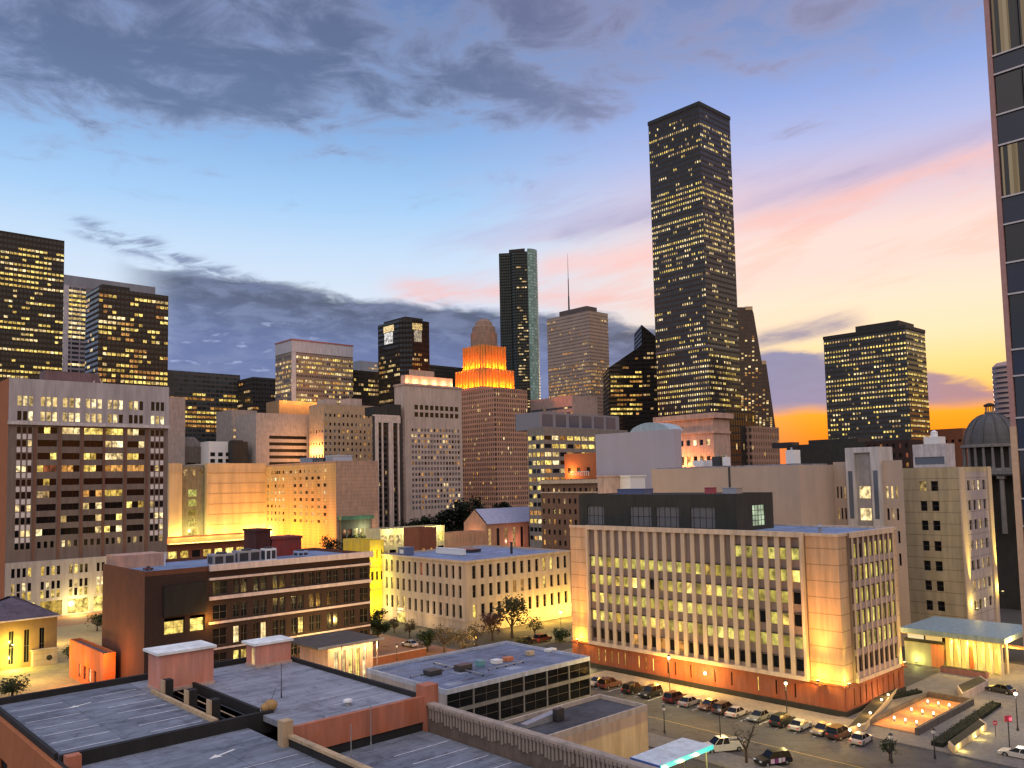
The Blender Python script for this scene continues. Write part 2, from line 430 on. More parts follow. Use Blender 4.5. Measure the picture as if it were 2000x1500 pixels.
# upper left cover and the two dark knots
cov = (el+az*-.14).ss(21.5, 29.)*.85+blob(-20.,24.6,6.5,2.6)*1.0+blob(-27.,27.5,8.,3.)*.6+blob(2.,25.2,5.,1.7)*1.1+blob(6.2,24.,3.6,1.5)*1.15+blob(-2.5,27.,2.2,1.5)*.8+blob(-13.,26.5,6.,2.6)*.6+blob(14.,24.5,6.,2.)*.4
ncl = (n_hi*.75+n_h2*.5)
thick = ncl*2.5+cov*.36+(el-az*.05).ss(21.,27.5)*.16-1.72
m_hi = thick.ss(-.08, .5)*el.ss(15.5, 21.)
ccol = mix(nt, thick.ss(.05, .7), lin(146,152,182), lin(86,92,120))
ccol = mix(nt, (az+8.).ss(0., 30.)*.35, ccol, lin(178,160,186))
sky = mix(nt, m_hi*.72, sky, ccol)
# pale veil streaks that catch the last light, tilted up to the right
sv = vec(nt, az*.16+el*.05, el*1.0-az*.24, 3.); n_st = noise(nt, sv, .55, 5., .58, .3); n_s2 = noise(nt, sv, 1.5, 5., .6, .5)
veil = (n_st.ss(.47, .66)*.8+n_s2.ss(.52,.72)*.35)*el.ss(9.5, 13.)*el.ss(24., 17.)*(az.ss(-12., 3.))
pink = mix(nt, az.ss(-4., 22.), lin(238,178,172), lin(250,186,166))
sky = mix(nt, veil.mn(1.)*.5, sky, mix(nt, (el-az*.12).ss(12.5, 17.5), pink, lin(176,170,206)))
def band(e0, slope, a0, wid, amin, amax, fade):
    c = (el-(az-a0)*slope-e0+(n_st-.5)*2.2)/wid
    return (c*c*-1.).exp()*az.ss(amin, amin+fade)*az.ss(amax+fade*1.6, amax)
sky = mix(nt, band(18.1,.17,20.,.7,14.5,30.,3.)*(n_s2*1.1+.15).mn(1.)*.6, sky, lin(170,162,198))
sky = mix(nt, band(16.9,.17,20.,.62,14.,31.,3.)*(n_s2.ss(.25,.6)*.42+.14), sky, lin(244,186,174))
sky = mix(nt, band(13.0,-.08,-4.,.75,-10.,9.,4.)*(n_s2.ss(.3,.6)*.45+.2), sky, lin(240,182,174))
sky = mix(nt, band(17.2,.16,6.,.8,2.5,10.,2.)*(n_s2*1.3).mn(1.)*.6, sky, lin(150,154,190))
sky = mix(nt, band(14.6,.12,5.,.7,1.,10.,2.)*.55, sky, lin(246,192,184))
# long dark bank over the skyline, torn at its top
n_b = noise(nt, vec(nt, az*.42, el*1.25, 9.), .9, 6., .62, .4); n_b2 = noise(nt, vec(nt, az*.25, el*1.0, 4.), .55, 4., .55)
azp = az.mx(0.); top = (az*-.095+11.9-azp*azp*.0042)+(n_b-.5)*1.7+(n_b2-.5)*2.2
bank = (top-el).ss(-.15, .75)*az.ss(-26.5, -21.5)
low = (az.ss(4., 14.)*(el+(n_b2-.5)*1.2).ss(4.6, 3.7)).mn(1.)
bank = bank*(low*-1.+1.)
gap = az.ss(12.6, 14.5)*((el-7.9+(n_b2-.5)*1.8).ss(-.2,.35)); bank = bank*(gap*-1.+1.)
gap2 = az.ss(20.,25.)*((el-6.9+(n_b-.5)*.8).ss(-.1,.3)); bank = bank*(gap2*-1.+1.)
hole = noise(nt, vec(nt, az*.55, el*1.9, 21.), 1.15, 3., .55).ss(.60, .72)*(el.ss(12.3, 10.))*az.ss(-9., -17.)
bcol = mix(nt, ((top-el)/6.).mx(0.).mn(1.).ss(0., .8), lin(62,72,98), lin(96,110,156))
bcol = mix(nt, n_b.ss(.4,.66)*.5, bcol, lin(124,136,172))
bcol = mix(nt, az.ss(10.,16.)*.8, bcol, lin(126,132,176)); bcol = mix(nt, az.ss(24.,28.)*.85, bcol, lin(152,120,140))
bcol = mix(nt, hole*.45, bcol, lin(180,194,230))
sky = mix(nt, bank*.93, sky, bcol)
# a ragged cloud above the gold, right of the tall tower
b4 = band(9.3,.10,19.,.55,15.5,21.5,1.6)*(n_b*1.4+.2).mn(1.)
sky = mix(nt, b4*.9, sky, lin(142,136,160))
# wisps by the left towers
wisp = band(15.2,-.23,-24.,.35,-29.,-19.5,2.)*n_s2.ss(.35,.6)+band(14.2,-.22,-22.,.4,-29.,-18.,2.)*n_b.ss(.4,.62)
sky = mix(nt, wisp.mn(1.)*.75, sky, lin(104,116,152))
# brighter, warmer sky overhead and behind the viewer, added as unseen fill light
sky = mix(nt, el.ss(32., 50.)*.9, sky, lin(150,154,182))
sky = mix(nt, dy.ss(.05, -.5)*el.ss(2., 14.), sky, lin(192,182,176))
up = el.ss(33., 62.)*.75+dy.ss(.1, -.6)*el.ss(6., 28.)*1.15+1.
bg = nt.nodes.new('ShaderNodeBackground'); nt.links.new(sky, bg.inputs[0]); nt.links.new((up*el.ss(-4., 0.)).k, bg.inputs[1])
ns = nt.nodes.new('ShaderNodeTexSky'); ns.sky_type = 'NISHITA'; ns.sun_disc = False; ns.sun_elevation = math.radians(1.5); ns.sun_rotation = math.radians(27.)
b2 = nt.nodes.new('ShaderNodeBackground'); nt.links.new(ns.outputs[0], b2.inputs[0]); b2.inputs[1].default_value = .006
ad = nt.nodes.new('ShaderNodeAddShader'); nt.links.new(bg.outputs[0], ad.inputs[0]); nt.links.new(b2.outputs[0], ad.inputs[1])
nt.links.new(ad.outputs[0], out.inputs[0])
# the sun, just down at the right
sl = bpy.data.lights.new('sun', 'SUN'); so = bpy.data.objects.new('sun', sl); COL.objects.link(so)
sl.energy = .6; sl.angle = math.radians(12.); sl.color = (1.,.62,.36)
sd = Vector((math.sin(math.radians(27.))*math.cos(math.radians(2.5)), math.cos(math.radians(27.))*math.cos(math.radians(2.5)), math.sin(math.radians(2.5))))
so.rotation_euler = sd.to_track_quat('Z', 'Y').to_euler()
def lamp(kind, p, w, col=(1.,.72,.30), r=.25, aim=None, cone=90., blend=.6):
    l = bpy.data.lights.new('lamp_light', kind); o = bpy.data.objects.new('lamp_light', l); COL.objects.link(o)
    l.energy = w; l.color = col; l.shadow_soft_size = r; o.location = p
    if kind == 'SPOT': l.spot_size = math.radians(cone); l.spot_blend = blend
    if aim is not None: o.rotation_euler = (Vector(p)-Vector(aim)).to_track_quat('Z','Y').to_euler()
    return o
# ---------------------------------------------------------------- materials used across the town
ROOFD = deckmat('roof_dark', (.10,.10,.12)); ROOFB = deckmat('roof_blue_membrane', (.17,.23,.38), .8); ROOFG = deckmat('roof_grey', (.22,.23,.28), .4)
CONC = wall('concrete_grey', (.36,.32,.31)); CONCW = wall('concrete_pale', (.52,.48,.46)); TAN = wall('stone_tan', (.48,.38,.26), joint=1.3)
STONE = wall('stone_warm', (.44,.34,.26), joint=.9); PINKS = wall('stone_pink', (.46,.33,.28)); GREYT = wall('stone_grey_tan', (.38,.32,.29))
BRKR = brick('brick_red', (.26,.09,.05), (.16,.055,.035)); BRKD = brick('brick_dark', (.040,.020,.018), (.024,.015,.014)); BRKO = brick('brick_orange', (.42,.15,.06), (.30,.10,.045))
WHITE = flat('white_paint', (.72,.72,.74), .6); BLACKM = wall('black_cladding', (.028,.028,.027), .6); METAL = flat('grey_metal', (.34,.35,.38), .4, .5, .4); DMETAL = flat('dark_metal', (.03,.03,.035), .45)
ASPH = deckmat('asphalt', (.078,.076,.080), .3); PAVE = wall('paving', (.20,.18,.16), .9, .35, .6); PAVR = wall('paving_brick', (.26,.13,.085), .9, .4, .8); LINE = flat('road_paint', (.75,.74,.70), .7)
ORGP = wall('terracotta_paint', (.52,.19,.10), .8, .25, .5)
# ---------------------------------------------------------------- ground
def slab(name, pts, z, mat, th=.0, kind='structure'):
    m = MB()
    if th: m.prism([(p[0],p[1]) for p in pts], z-th, z, mat)
    else: m.face([(p[0],p[1],z) for p in pts], mat)
    return tag(m.obj(name), kind=kind)
def rect_st(s0, s1, t0, t1): return [xy(s0,t0), xy(s1,t0), xy(s1,t1), xy(s0,t1)]
m = MB(); n = 48
m.face([(9000*math.cos(2*math.pi*i/n), 9000*math.sin(2*math.pi*i/n), 0) for i in range(n)], wall('ground', (.075,.068,.06), .95, .4, .02)); tag(m.obj('ground'), kind='structure')
slab('road', rect_st(101.,121.2,-40.,420.), .004, ASPH)          # street along the court building
slab('road', rect_st(121.2,420.,112.,124.), .008, ASPH)
slab('road', rect_st(-120.,101.,112.,124.), .008, ASPH)
slab('road', rect_st(162.,176.,-60.,112.), .012, ASPH)
slab('road', rect_st(176.,600.,20.,34.), .016, ASPH)
# distant low land that closes the horizon
m = MB(); pts = []
for i in range(81):
    a = math.radians(-48+96*i/80); r = 5200.; h = 26+16*math.sin(i*.9)+10*math.sin(i*2.3+1)
    pts.append((r*math.sin(a), r*math.cos(a), h))
for p, q in zip(pts, pts[1:]):
    m.face([(p[0],p[1],-5),(q[0],q[1],-5),q,p], wall('far_land', (.06,.045,.05), .95, .3, .002)); k = 1.25
    m.face([p,q,(q[0]*k,q[1]*k,q[2]*.6),(p[0]*k,p[1]*k,p[2]*.6)], MC['far_land'])
tag(m.obj('hills'), kind='structure')
# ================================================================ SKYLINE
def sk(name, g, sp, fh, bw, **k): return bandmat(name, g, sp, fh, bw, **k)
# tall black tower
B = tower('skyscraper', 'tallest dark skyscraper of the skyline, square shaft sprinkled with small lit windows', 1266,1365,1425,197,592,
    sk('skin_tall', (.014,.014,.017), (.055,.047,.042), 3.95, 1.9, gz=.6, gx=.7, rough=.16), fh=3.95, bw=1.9, lit=.52, keys='PPYCY', fw=.5, fz=.4, run=2., yb=905, topgap=6.,
    pm=lambda z, k: 3.0 if 14<=k<=15 or 18<=k<=23 and k%2 else (1.7 if k>44 else (.25 if 31<=k<=36 or 8<=k<=12 else .9)), facep=(1.,.8), cat='skyscraper')
m = MB(); m.box(-.4, B.a+.4, -.4, B.b+.4, B.h-3.2, B.h-.4, BLACKM, 't'); B.part(m, 'crown_band')
m = MB()
for zf in (.42,.56,.72): m.box(-.25, B.a+.25, -.25, B.b+.25, B.h*zf, B.h*zf+1.4, flat('tower_belt',(.10,.10,.115),.4)) if zf<.5 else None
B.part(m, 'belt_course')
m = MB(); m.box(10,32,12,34,B.h-1.2,B.h+1.,BLACKM); B.part(m, 'penthouse')
# stepped gable tower behind it
def stepped(name, label, poly_px, d, th, body, litp, keys):
    """profile read in a plane at distance d, extruded away from the viewer"""
    P = [atd(px, py, d) for px, py in poly_px]; x0 = P[0][0]
    e = thing(name, label, 'tower', (x0, d, 0), 0.); m = MB()
    m.prof([(p[0]-x0, max(0., p[2])) for p in P], 0., th, body); m.obj('shaft', e)
    return e, x0
e, x0 = stepped('gabled_tower', 'stepped gable tower leaning out behind the tallest skyscraper on its right side', [(1400,1000),(1524,1000),(1521,880),(1497,712),(1488,708),(1472,612),(1468,600),(1455,600),(1400,600)], 820, 40,
    sk('skin_gable', (.02,.02,.022), (.10,.07,.055), 3.9, 2.4, gz=.45, gx=.6, rough=.3), .2, 'YPC')
m = MB()
for (p, q) in (((1497,712),(1488,708)),((1470,606),(1456,602))):
    a, b = atd(*p, 819.6), atd(*q, 819.6); m.box(b[0]-x0, a[0]-x0, -.4, 6, a[2]+.3, a[2]+4, flat('lit_trim',(.5,.36,.2)))
m.obj('parapet_spire', e)
m = MB()
for k in range(62):
    py = 640+k*4.2; xr = 1474+(py-620)*.185; 
    for i in range(11):
        px = 1448+i*7.
        if px+3 < xr-2 and rnd.random() < (.42 if py > 770 else .15):
            a = atd(px, py, 819.9); m.box(a[0]-x0, a[0]-x0+2.0, -.12, -.05, a[2]-1., a[2]+.6, GL[rnd.choice('CCPO')])
tag(m.obj('windows', e), kind='stuff')
# slant-roofed black tower
e, x0 = stepped('slant_roof_tower', 'black tower with steep slanted roof just left of the tallest skyscraper', [(1189,1000),(1300,1000),(1300,690),(1284,660),(1253,634),(1253,674),(1189,718)], 730, 45,
    sk('skin_slant', (.010,.010,.011), (.016,.014,.013), 3.9, 1.6, gz=.5, rough=.12), .4, 'YO')
rows = [(1191+max(0,(735-py))*1.35, 1253, py) for py in range(700, 812, 9)]
wl = []
for x1, x2, py in rows:
    pr = .25 if py < 730 else .72
    r = litrow(int((x2-x1)/6.2), pr, 4, 'YYO')
    for i, k in enumerate(r):
        if k: wl.append((x1+2+i*6.2, py, k))
for py in range(690, 800, 9):
    for i in range(4):
        if rnd.random() < .35: wl.append((1257+i*7, py, 'C'))
for j, (px, py, k) in enumerate(wl):
    a = atd(px, py, 729.9)
    if j < 100:
        o = bpy.data.objects.new('window', pane_mesh(2.4, 1.7, k, 0)); COL.objects.link(o); o.parent = e; o.location = (a[0]-x0+1.2, -.08, a[2])
m = MB()
for px, py, k in wl[100:]:
    a = atd(px, py, 729.9); m.box(a[0]-x0, a[0]-x0+2.4, -.12, -.05, a[2]-.85, a[2]+.85, GL[k])
if m.f: tag(m.obj('windows', e), kind='stuff')
# slim rounded dark tower
d = 1130; c0 = atd(1014, 500, d); rr = 26.; zt = atd(1020, 487, d)[2]
e = thing('rounded_tower', 'slim dark green glass tower with rounded top edges standing alone left of the antenna tower', 'tower', (c0[0], d+rr, 0))
m = MB(); G1 = sk('skin_round', (.012,.018,.017), (.014,.018,.017), 4., 3., gz=.6, rough=.12); G2 = sk('skin_round_reflect', (.22,.36,.34), (.18,.28,.27), 4., 3., gz=.6, rough=.18)  # paler wing skin: the sky's reflection is put into its colour
def arcp(cx, cy, r, a0, a1, n=8): return [(cx+r*math.cos(math.radians(a0+(a1-a0)*i/n)), cy+r*math.sin(math.radians(a0+(a1-a0)*i/n))) for i in range(n+1)]
m.prism([(-28,-22)]+arcp(-4,-22,8,180,270)[1:]+[(11,-30)]+[(11,24),(-28,24)], 0, zt-4, G1)
m.obj('shaft', e)
m = MB(); m.prism(arcp(11.1,-16,14.,-90,0)+[(25.1,20),(11.1,20)], 0, zt, G2); m.obj('curved_wing', e)
m = MB(); m.prism([(-14,-18),(8,-24),(8,10),(-14,10)], zt-4, zt+2, BLACKM); m.obj('penthouse', e)
wl = []
for k in range(52):
    z = zt-22-k*4.; pr = .10 if k < 20 else .30
    r = litrow(13, pr, 3, 'CCP')
    for i, q in enumerate(r):
        if q: wl.append((-3+i*1.1, -30.12, z, q)) if i < 12 else None
for j, (x, y, z, q) in enumerate(wl[:100]):
    o = bpy.data.objects.new('window', pane_mesh(2.2, 1.7, q, 0)); COL.objects.link(o); o.parent = e; o.location = (x, y, z)
m = MB()
for x, y, z, q in wl[100:]: m.box(x-1.1, x+1.1, y-.03, y+.03, z-.8, z+.8, GL[q])
if m.f: tag(m.obj('windows', e), kind='stuff')
# tower with mast
B = tower('mast_tower', 'brown ribbed office tower topped by a tall thin antenna mast', 1068,1150,1187,606,800,
    sk('skin_mast', (.09,.07,.06), (.40,.30,.24), 3.4, 1.5, gz=.42, gx=.7, rough=.3), fh=3.4, bw=1.9, lit=.62, keys='COOC', fw=.7, fz=.5, run=2, yb=770, pm=lambda z, k: .12 if k < 14 else 1.15, topgap=2.)
m = MB(); m.box(6, B.a+1-8, 8, B.b-12, B.h-.8, B.h+6.5, wall('mast_pent', (.11,.09,.085))); B.part(m, 'penthouse')
p = B.loc(1102, 600, B.h+6); x, y = 12, B.b-20
m = MB(); m.tube((x,y,B.h+6), (x,y,B.h+22), 1.0, .8, DMETAL, 6); m.tube((x,y,B.h+22), (x,y,B.h+40), .6, .5, DMETAL, 6); m.tube((x,y,B.h+40), (x,y,B.h+66), .35, .12, DMETAL, 6)
B.part(m, 'antenna_mast')
# art deco tower with orange crown
B = Bld('art_deco_tower', 'brown pinstriped tower with floodlit orange stepped crown', 'tower', 838, 966, 1030, 758, 590)
DECO = bandmat('skin_deco', (.05,.032,.03), (.46,.27,.20), 3.5, 2.1, gz=.62, gx=.5, rough=.4)
m = MB(); m.box(0, B.a, 0, B.b, 0, B.h, DECO); B.part(m, 'shaft')
CR = wall('crown_stone', (.50,.25,.07), var=.2); CRT = wall('cap_stone', (.26,.18,.14))
cx, cy = B.b*.42, B.b*.62
def tier(L, z0, z1, mat, name, fins=0):
    m = MB(); a = L/2; m.box(cx-a, cx+a, cy-a, cy+a, z0, z1, mat)
    if fins:
        w = L/fins
        for i in range(fins+1):
            q = -a+i*w; hh = z1+(.5 if i % 2 else .2)
            m.box(cx+q-.45, cx+q+.45, cy-a-1.0, cy-a, z0, hh, mat); m.box(cx-a-1.0, cx-a, cy+q-.45, cy+q+.45, z0, hh, mat)
    return B.part(m, name)
tier(42, B.h, B.h+4, DECO, 'setback')
tier(31, B.h+4, B.h+19, CR, 'crown_tier', 9)
tier(22.5, B.h+19, B.h+38, CR, 'crown_tier', 7)
m = MB(); m.lathe([(10.5,B.h+38),(10.5,B.h+49),(9.3,B.h+49.5),(9.,B.h+54),(7.4,B.h+55),(6.4,B.h+58),(3.5,B.h+60.5)], CRT, 16, (cx,cy)); B.part(m, 'cap_tier')
for L, z, n, w in ((31, B.h+6.5, 4, 8500), (22.5, B.h+21, 3, 9500)):
    for i in range(n):
        q = -L/2+L*(i+.5)/n
        lamp('POINT', B.world(cx+q, cy-L/2-3.4, z), w, (1.,.19,.006), .6); lamp('POINT', B.world(cx-L/2-3.4, cy+q, z), w, (1.,.19,.006), .6)
m = MB()
for L, z in ((41, B.h+4), (30.5, B.h+19)):
    m.box(cx-L/2, cx+L/2, cy-L/2, cy-L/2+.6, z, z+.9, CRT); m.box(cx-L/2, cx-L/2+.6, cy-L/2+.6, cy+L/2, z, z+.9, CRT)
B.part(m, 'parapet')
nz = 26
for k in range(nz):
    z = B.h-5-k*3.5
    for face, L in (('u', B.a), ('v', 44.)):
        n = int(L/2.1)
        for i in range(n):
            if rnd.random() < .12: B.pane(face, -.06, i*2.1+1.15, i*2.1+2.0, z, z+1.9, rnd.choice('COPC'))
B.flush()
# dark eight-sided tower with lit notches at its top
B = Bld('notched_tower', 'dark glass tower with bright lit corner notches at its top', 'tower', 738, 790, 838, 622, 640)
m = MB(); A, Bb, ch = B.a, B.b, 7.; NM = sk('skin_notch', (.010,.010,.011), (.016,.015,.014), 3.9, 1.8, gz=.5, rough=.12)
m.prism([(ch,0),(A,0),(A,Bb),(0,Bb),(0,ch)], 0, B.h, NM); B.part(m, 'shaft')
m = MB(); m.box(3, A-4, 3, Bb-4, B.h, B.h+2.5, BLACKM); B.part(m, 'penthouse')
for face, L, o0 in (('u', A, .35), ('v', Bb, .42)):
    B.pane(face, -.08, L*o0+.5, L*o0+L*.33, B.h-17., B.h-8., 'W'); B.pane(face, -.1, L*o0-1, L*o0+L*.36, B.h-7.6, B.h-2.5, 'P')
    for k in range(22):
        z = B.h-28-k*3.9; r = litrow(int((L-ch)/1.9), .42 if k < 14 else .2, 2, 'COCP')
        for i, q in enumerate(r):
            if q: B.pane(face, -.06, ch+i*1.9+.2, ch+i*1.9+1.5, z, z+1.8, q)
B.flush(order=False)
# white capped block left of it
B = tower('white_capped_tower', 'office block with pale flat cap band and red roof edge, windows half lit', 538,570,689,664,640,
    sk('skin_cap', (.04,.04,.045), (.24,.20,.18), 3.7, 1.9, gz=.5, rough=.25), fh=3.7, bw=1.9, lit=.75, keys='CPCOY', fw=.75, fz=.5, run=1.6, yb=835, cap=9., capm=wall('cap_band', (.42,.44,.52), var=.12), topgap=1.)
m = MB(); m.box(-.5, B.a+.5, -.5, B.b+.5, B.h, B.h+1., flat('cap_edge', (.34,.12,.12))); B.part(m, 'roof_edge')
m = MB(); m.box(-.5, 3.2, -.55, -.16, 0, B.h-9.2, wall('cap_pier', (.40,.42,.50))); B.part(m, 'corner_pier')
# far left group
tower('office_tower', 'broad black tower cut by the left edge of the picture, rows of yellow windows', None,-60,126,440,560,
    sk('skin_l1', (.012,.012,.013), (.042,.034,.028), 3.8, 2.6, gz=.5, rough=.15), fh=3.8, bw=2.7, lit=.66, keys='YYPY', fw=.8, fz=.40, run=2., yb=742, b=30., topgap=8., pm=lambda z, k: .5 if k in (17,18,26,27,32,33) else 1.1)
tower('office_tower', 'grey slab tower with plain top band, half hidden behind two dark towers', None,124,303,536,760,
    wall('slab_grey', (.20,.20,.24), .5, .15, .02), fh=3.9, bw=5., lit=.0, keys='Y', b=30., cap=10., capm=wall('slab_cap', (.22,.24,.30), .5, .1, .02))
B = tower('office_tower', 'narrow pale edged tower with bright yellow floors between two dark towers', None,126,168,556,690,
    sk('skin_l2', (.03,.035,.05), (.30,.28,.32), 3.9, 6.4, gz=.55, gx=.85), fh=3.9, bw=3.2, lit=.8, keys='YPY', fw=.9, fz=.5, run=4, yb=716, b=12., pm=lambda z, k: .25 if 10 <= k <= 15 else 1.1)
m = MB(); m.box(-.5, 3.4, -.6, -.14, 0, B.h, wall('pale_pier', (.48,.46,.52))); B.part(m, 'corner_pier')
B = tower('office_tower', 'black stepped tower with square yellow windows, right of the grey slab tower', 168,193,329,560,600,
    sk('skin_l3', (.012,.011,.010), (.045,.032,.025), 3.9, 3.1, gz=.5, rough=.15), fh=3.9, bw=3.1, lit=.6, keys='YYPO', fw=.8, fz=.52, run=1.8, yb=752, topgap=3., facep=(.25,1.))
m = MB(); m.box(3, B.a*.45, 3, B.b-1, B.h-.9, B.h+3, BLACKM); B.part(m, 'penthouse')
tower('office_block', 'low dark office block with gridded top floors and yellow rows lit below', None,322,469,722,700,
    sk('skin_l4', (.03,.04,.05), (.09,.085,.08), 3.9, 4., gz=.6, gx=.85, rough=.25), fh=3.9, bw=4., lit=.75, keys='YYO', fw=.85, fz=.5, run=3, yb=845, b=40., pm=lambda z, k: .04 if k < 4 else 1., topgap=1.)
m = MB()
tower('office_block', 'small dark block beside a pale sliver of sky, left of the white capped block', None,494,540,736,720, sk('skin_s1', (.02,.02,.025), (.05,.045,.045), 3.8, 2.6), fh=3.8, bw=2.6, lit=.25, keys='CO', yb=800, b=30.)
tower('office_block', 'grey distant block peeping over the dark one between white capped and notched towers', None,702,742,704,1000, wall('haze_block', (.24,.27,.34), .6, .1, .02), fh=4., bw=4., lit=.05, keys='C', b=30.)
tower('office_block', 'dark block with dull yellow windows between white capped and notched towers', None,686,742,722,690, sk('skin_s2', (.02,.02,.02), (.045,.04,.035), 3.8, 2.6), fh=3.8, bw=2.4, lit=.5, keys='CYC', yb=785, b=30.)
tower('office_block', 'dark low block between notched tower and orange crown', None,838,905,712,760, sk('skin_s3', (.012,.013,.015), (.02,.02,.02), 3.8, 2.6), fh=3.8, bw=2.6, lit=.05, keys='C', b=30.)
# right side
B = tower('rounded_block_tower', 'wide dark tower standing alone against the orange sunset, scattered lit windows', 1608,1768,1806,634,560,
    sk('skin_r1', (.018,.019,.022), (.05,.047,.043), 3.5, 2.1, gz=.52, rough=.18), fh=3.5, bw=2.1, lit=.6, keys='PYYC', fw=.56, fz=.38, run=1.8, yb=860, topgap=2.5, pm=lambda z, k: 1.5 if k in (0,2,13,17,18) else (.5 if k in (7,15,16) else 1.))
m = MB(); m.box(4, B.a-3, 6, B.b*.62, B.h-.8, B.h+4.5, BLACKM); B.part(m, 'penthouse')
m = MB(); m.box(-.3, B.a+.3, -.3, B.b+.3, B.h-2.4, B.h-.2, BLACKM, 't'); B.part(m, 'crown_band')
e = thing('striped_tower', 'round pale tower with horizontal stripes half hidden by the dark glass tower at the right', 'tower', (lambda p: (p[0], p[1], 0))(atd(1975, 715, 690)))
m = MB(); zt = atd(1975, 706, 690)[2]; m.lathe([(14,0),(14,zt-4),(11,zt-1),(6,zt)], bandmat('skin_stripe', (.05,.05,.07), (.42,.30,.30), 4.2, 400., gz=.4, gx=2.), 28); m.obj('shaft', e, smooth=False)
m = MB()
for k in range(12): m.lathe([(14.3, zt-9-k*4.2), (14.3, zt-8.2-k*4.2)], flat('pale_ring', (.55,.42,.38)), 28)
m.obj('balcony_ring', e)
# ================================================================ MIDDLE DISTANCE
def block(name, label, xl, xc, xr, yt, d, mat, cat='building', roof=None, par=.9, a=None, b=None, yaw=0., pmat=None, rowsu=(), rowsv=(), dep=.35, key=None, style=0, limit=100, z0=0., group=None, proud=0.):
    """masonry block with recessed windows; rows: (z0, z1, n, frac, s0, s1) as fractions of the face"""
    B = Bld(name, label, cat, xl, xc, xr, yt, d, yaw, group, a, b); m = MB()
    for face, L, rows in (('u', B.a, rowsu), ('v', B.b, rowsv)):
        R = []
        for r in rows:
            za, zb, n, fr = r[:4]
            if zb > B.h-.8: continue
            f0, f1 = (r[4], r[5]) if len(r) > 5 else (0., 1.)
            hs = cols(L*f0, L*f1, n, fr); R.append((za, zb, hs))
            for i, (p, q) in enumerate(hs):
                k = key(face, za, i, n) if key else 'D'
                if k: B.pane(face, dep-.03, p, q, za, zb, k)
        holes(m, face, 0, 0, L, z0, B.h, R, dep, mat)
    shell(m, B.a, B.b, z0, B.h, mat, None)
    B.part(m, 'wall'); roofpart(B, B.a, B.b, B.h, roof or ROOFG, par, .4, pmat or mat)
    return B
def pick(p, lit='YPO', dk='D'): return lambda f, z, i, n: (rnd.choice(lit) if rnd.random() < p else rnd.choice(dk))
def levels(top, n, fh, wh): return [(top-k*fh-wh, top-k*fh) for k in range(n)]
# grey tan mid-rise with window grid and lit rose attic
GREYT = wall('stone_grey_warm', (.46,.37,.33), .85, .2, .15)
GL['B'] = flat('glass_reflect_grey', (.10,.12,.16), .15, .6)  # paler panes, their bluish grey reflection put into the base colour
g = pick(.2, 'COPO', 'DBBB')
B = Bld('mid_rise', 'tall grey tan mid-rise with rose lit attic, left of the brown pinstriped tower', 'building', 770, 790, 901, 752, 520)
m = MB(); R = []
for i, (za, zb) in enumerate(levels(B.h-12, 2, 4.6, 3.)): R.append((za, zb, cols(B.a*.15, B.a*.95, 9, .7)))
for za, zb in levels(B.h-27, 15, 3.5, 1.9): R.append((za, zb, cols(B.a*.1, B.a*.96, 16, .66)))
for za, zb, hs in R:
    for p, q in hs: B.pane('u', .32, p, q, za, zb, 'D' if za > B.h-24 else g('u', 0, 0, 0))
holes(m, 'u', 0, 0, B.a, 0, B.h, R, .35, GREYT); holes(m, 'v', 0, 0, B.b, 0, B.h, [(za, zb, cols(B.b*.1, B.b*.9, 4, .3)) for za, zb in levels(B.h-27, 15, 3.5, 1.9)], .35, GREYT)
shell(m, B.a, B.b, 0, B.h, GREYT, None); B.part(m, 'wall'); B.flush()
m = MB(); m.box(-.5, B.a+.5, -.5, B.b+.5, B.h, B.h+1.2, PINKS); B.part(m, 'cornice')
AT = wall('attic_rose', (.50,.34,.27)); m = MB(); m.box(3, B.a-5, 3, B.b-3, B.h+1.2, B.h+7, AT); m.box(8, B.a*.6, 6, B.b-6, B.h+7, B.h+11, AT); B.part(m, 'attic')
for i in range(6): lamp('POINT', B.world(1.2+B.a*(i+.2)/6, 1.0, B.h+2.6), 1900, (1.,.45,.20), .4)
# white pier block
B = Bld('pier_block', 'narrow block of white vertical piers with dark strips between them', 'building', 727, 732, 786, 812, 500)
m = MB(); m.box(0, B.a, 0, B.b, 0, B.h, wall('pier_dark', (.05,.042,.04))); B.part(m, 'wall')
m = MB(); PW = wall('pier_white', (.56,.46,.42)); n = 4
for s in (0, .22, .47, .58, .80): m.box(B.a*s, B.a*s+B.a*(.10 if s in (0,.47) else .05), -.8, 0, 0, B.h-4, PW)
m.box(0, B.a*.9, -.8, 0, B.h-4, B.h, PW); m.box(-.02, B.a*.9, .0, B.b, B.h, B.h+.8, PW); B.part(m, 'pier')
m = MB(); m.box(2, 12, 3, 14, B.h+.8, B.h+6, BLACKM); m.box(13, 22, 4, 12, B.h+.8, B.h+8, BLACKM); B.part(m, 'penthouse')
for k in range(22):
    for s in (.11,.16,.28,.35,.64,.70): B.pane('u', -.05, B.a*s, B.a*s+1.1, B.h-8-k*3.4, B.h-6-k*3.4, 'D' if rnd.random() < .93 else 'C')
B.flush()
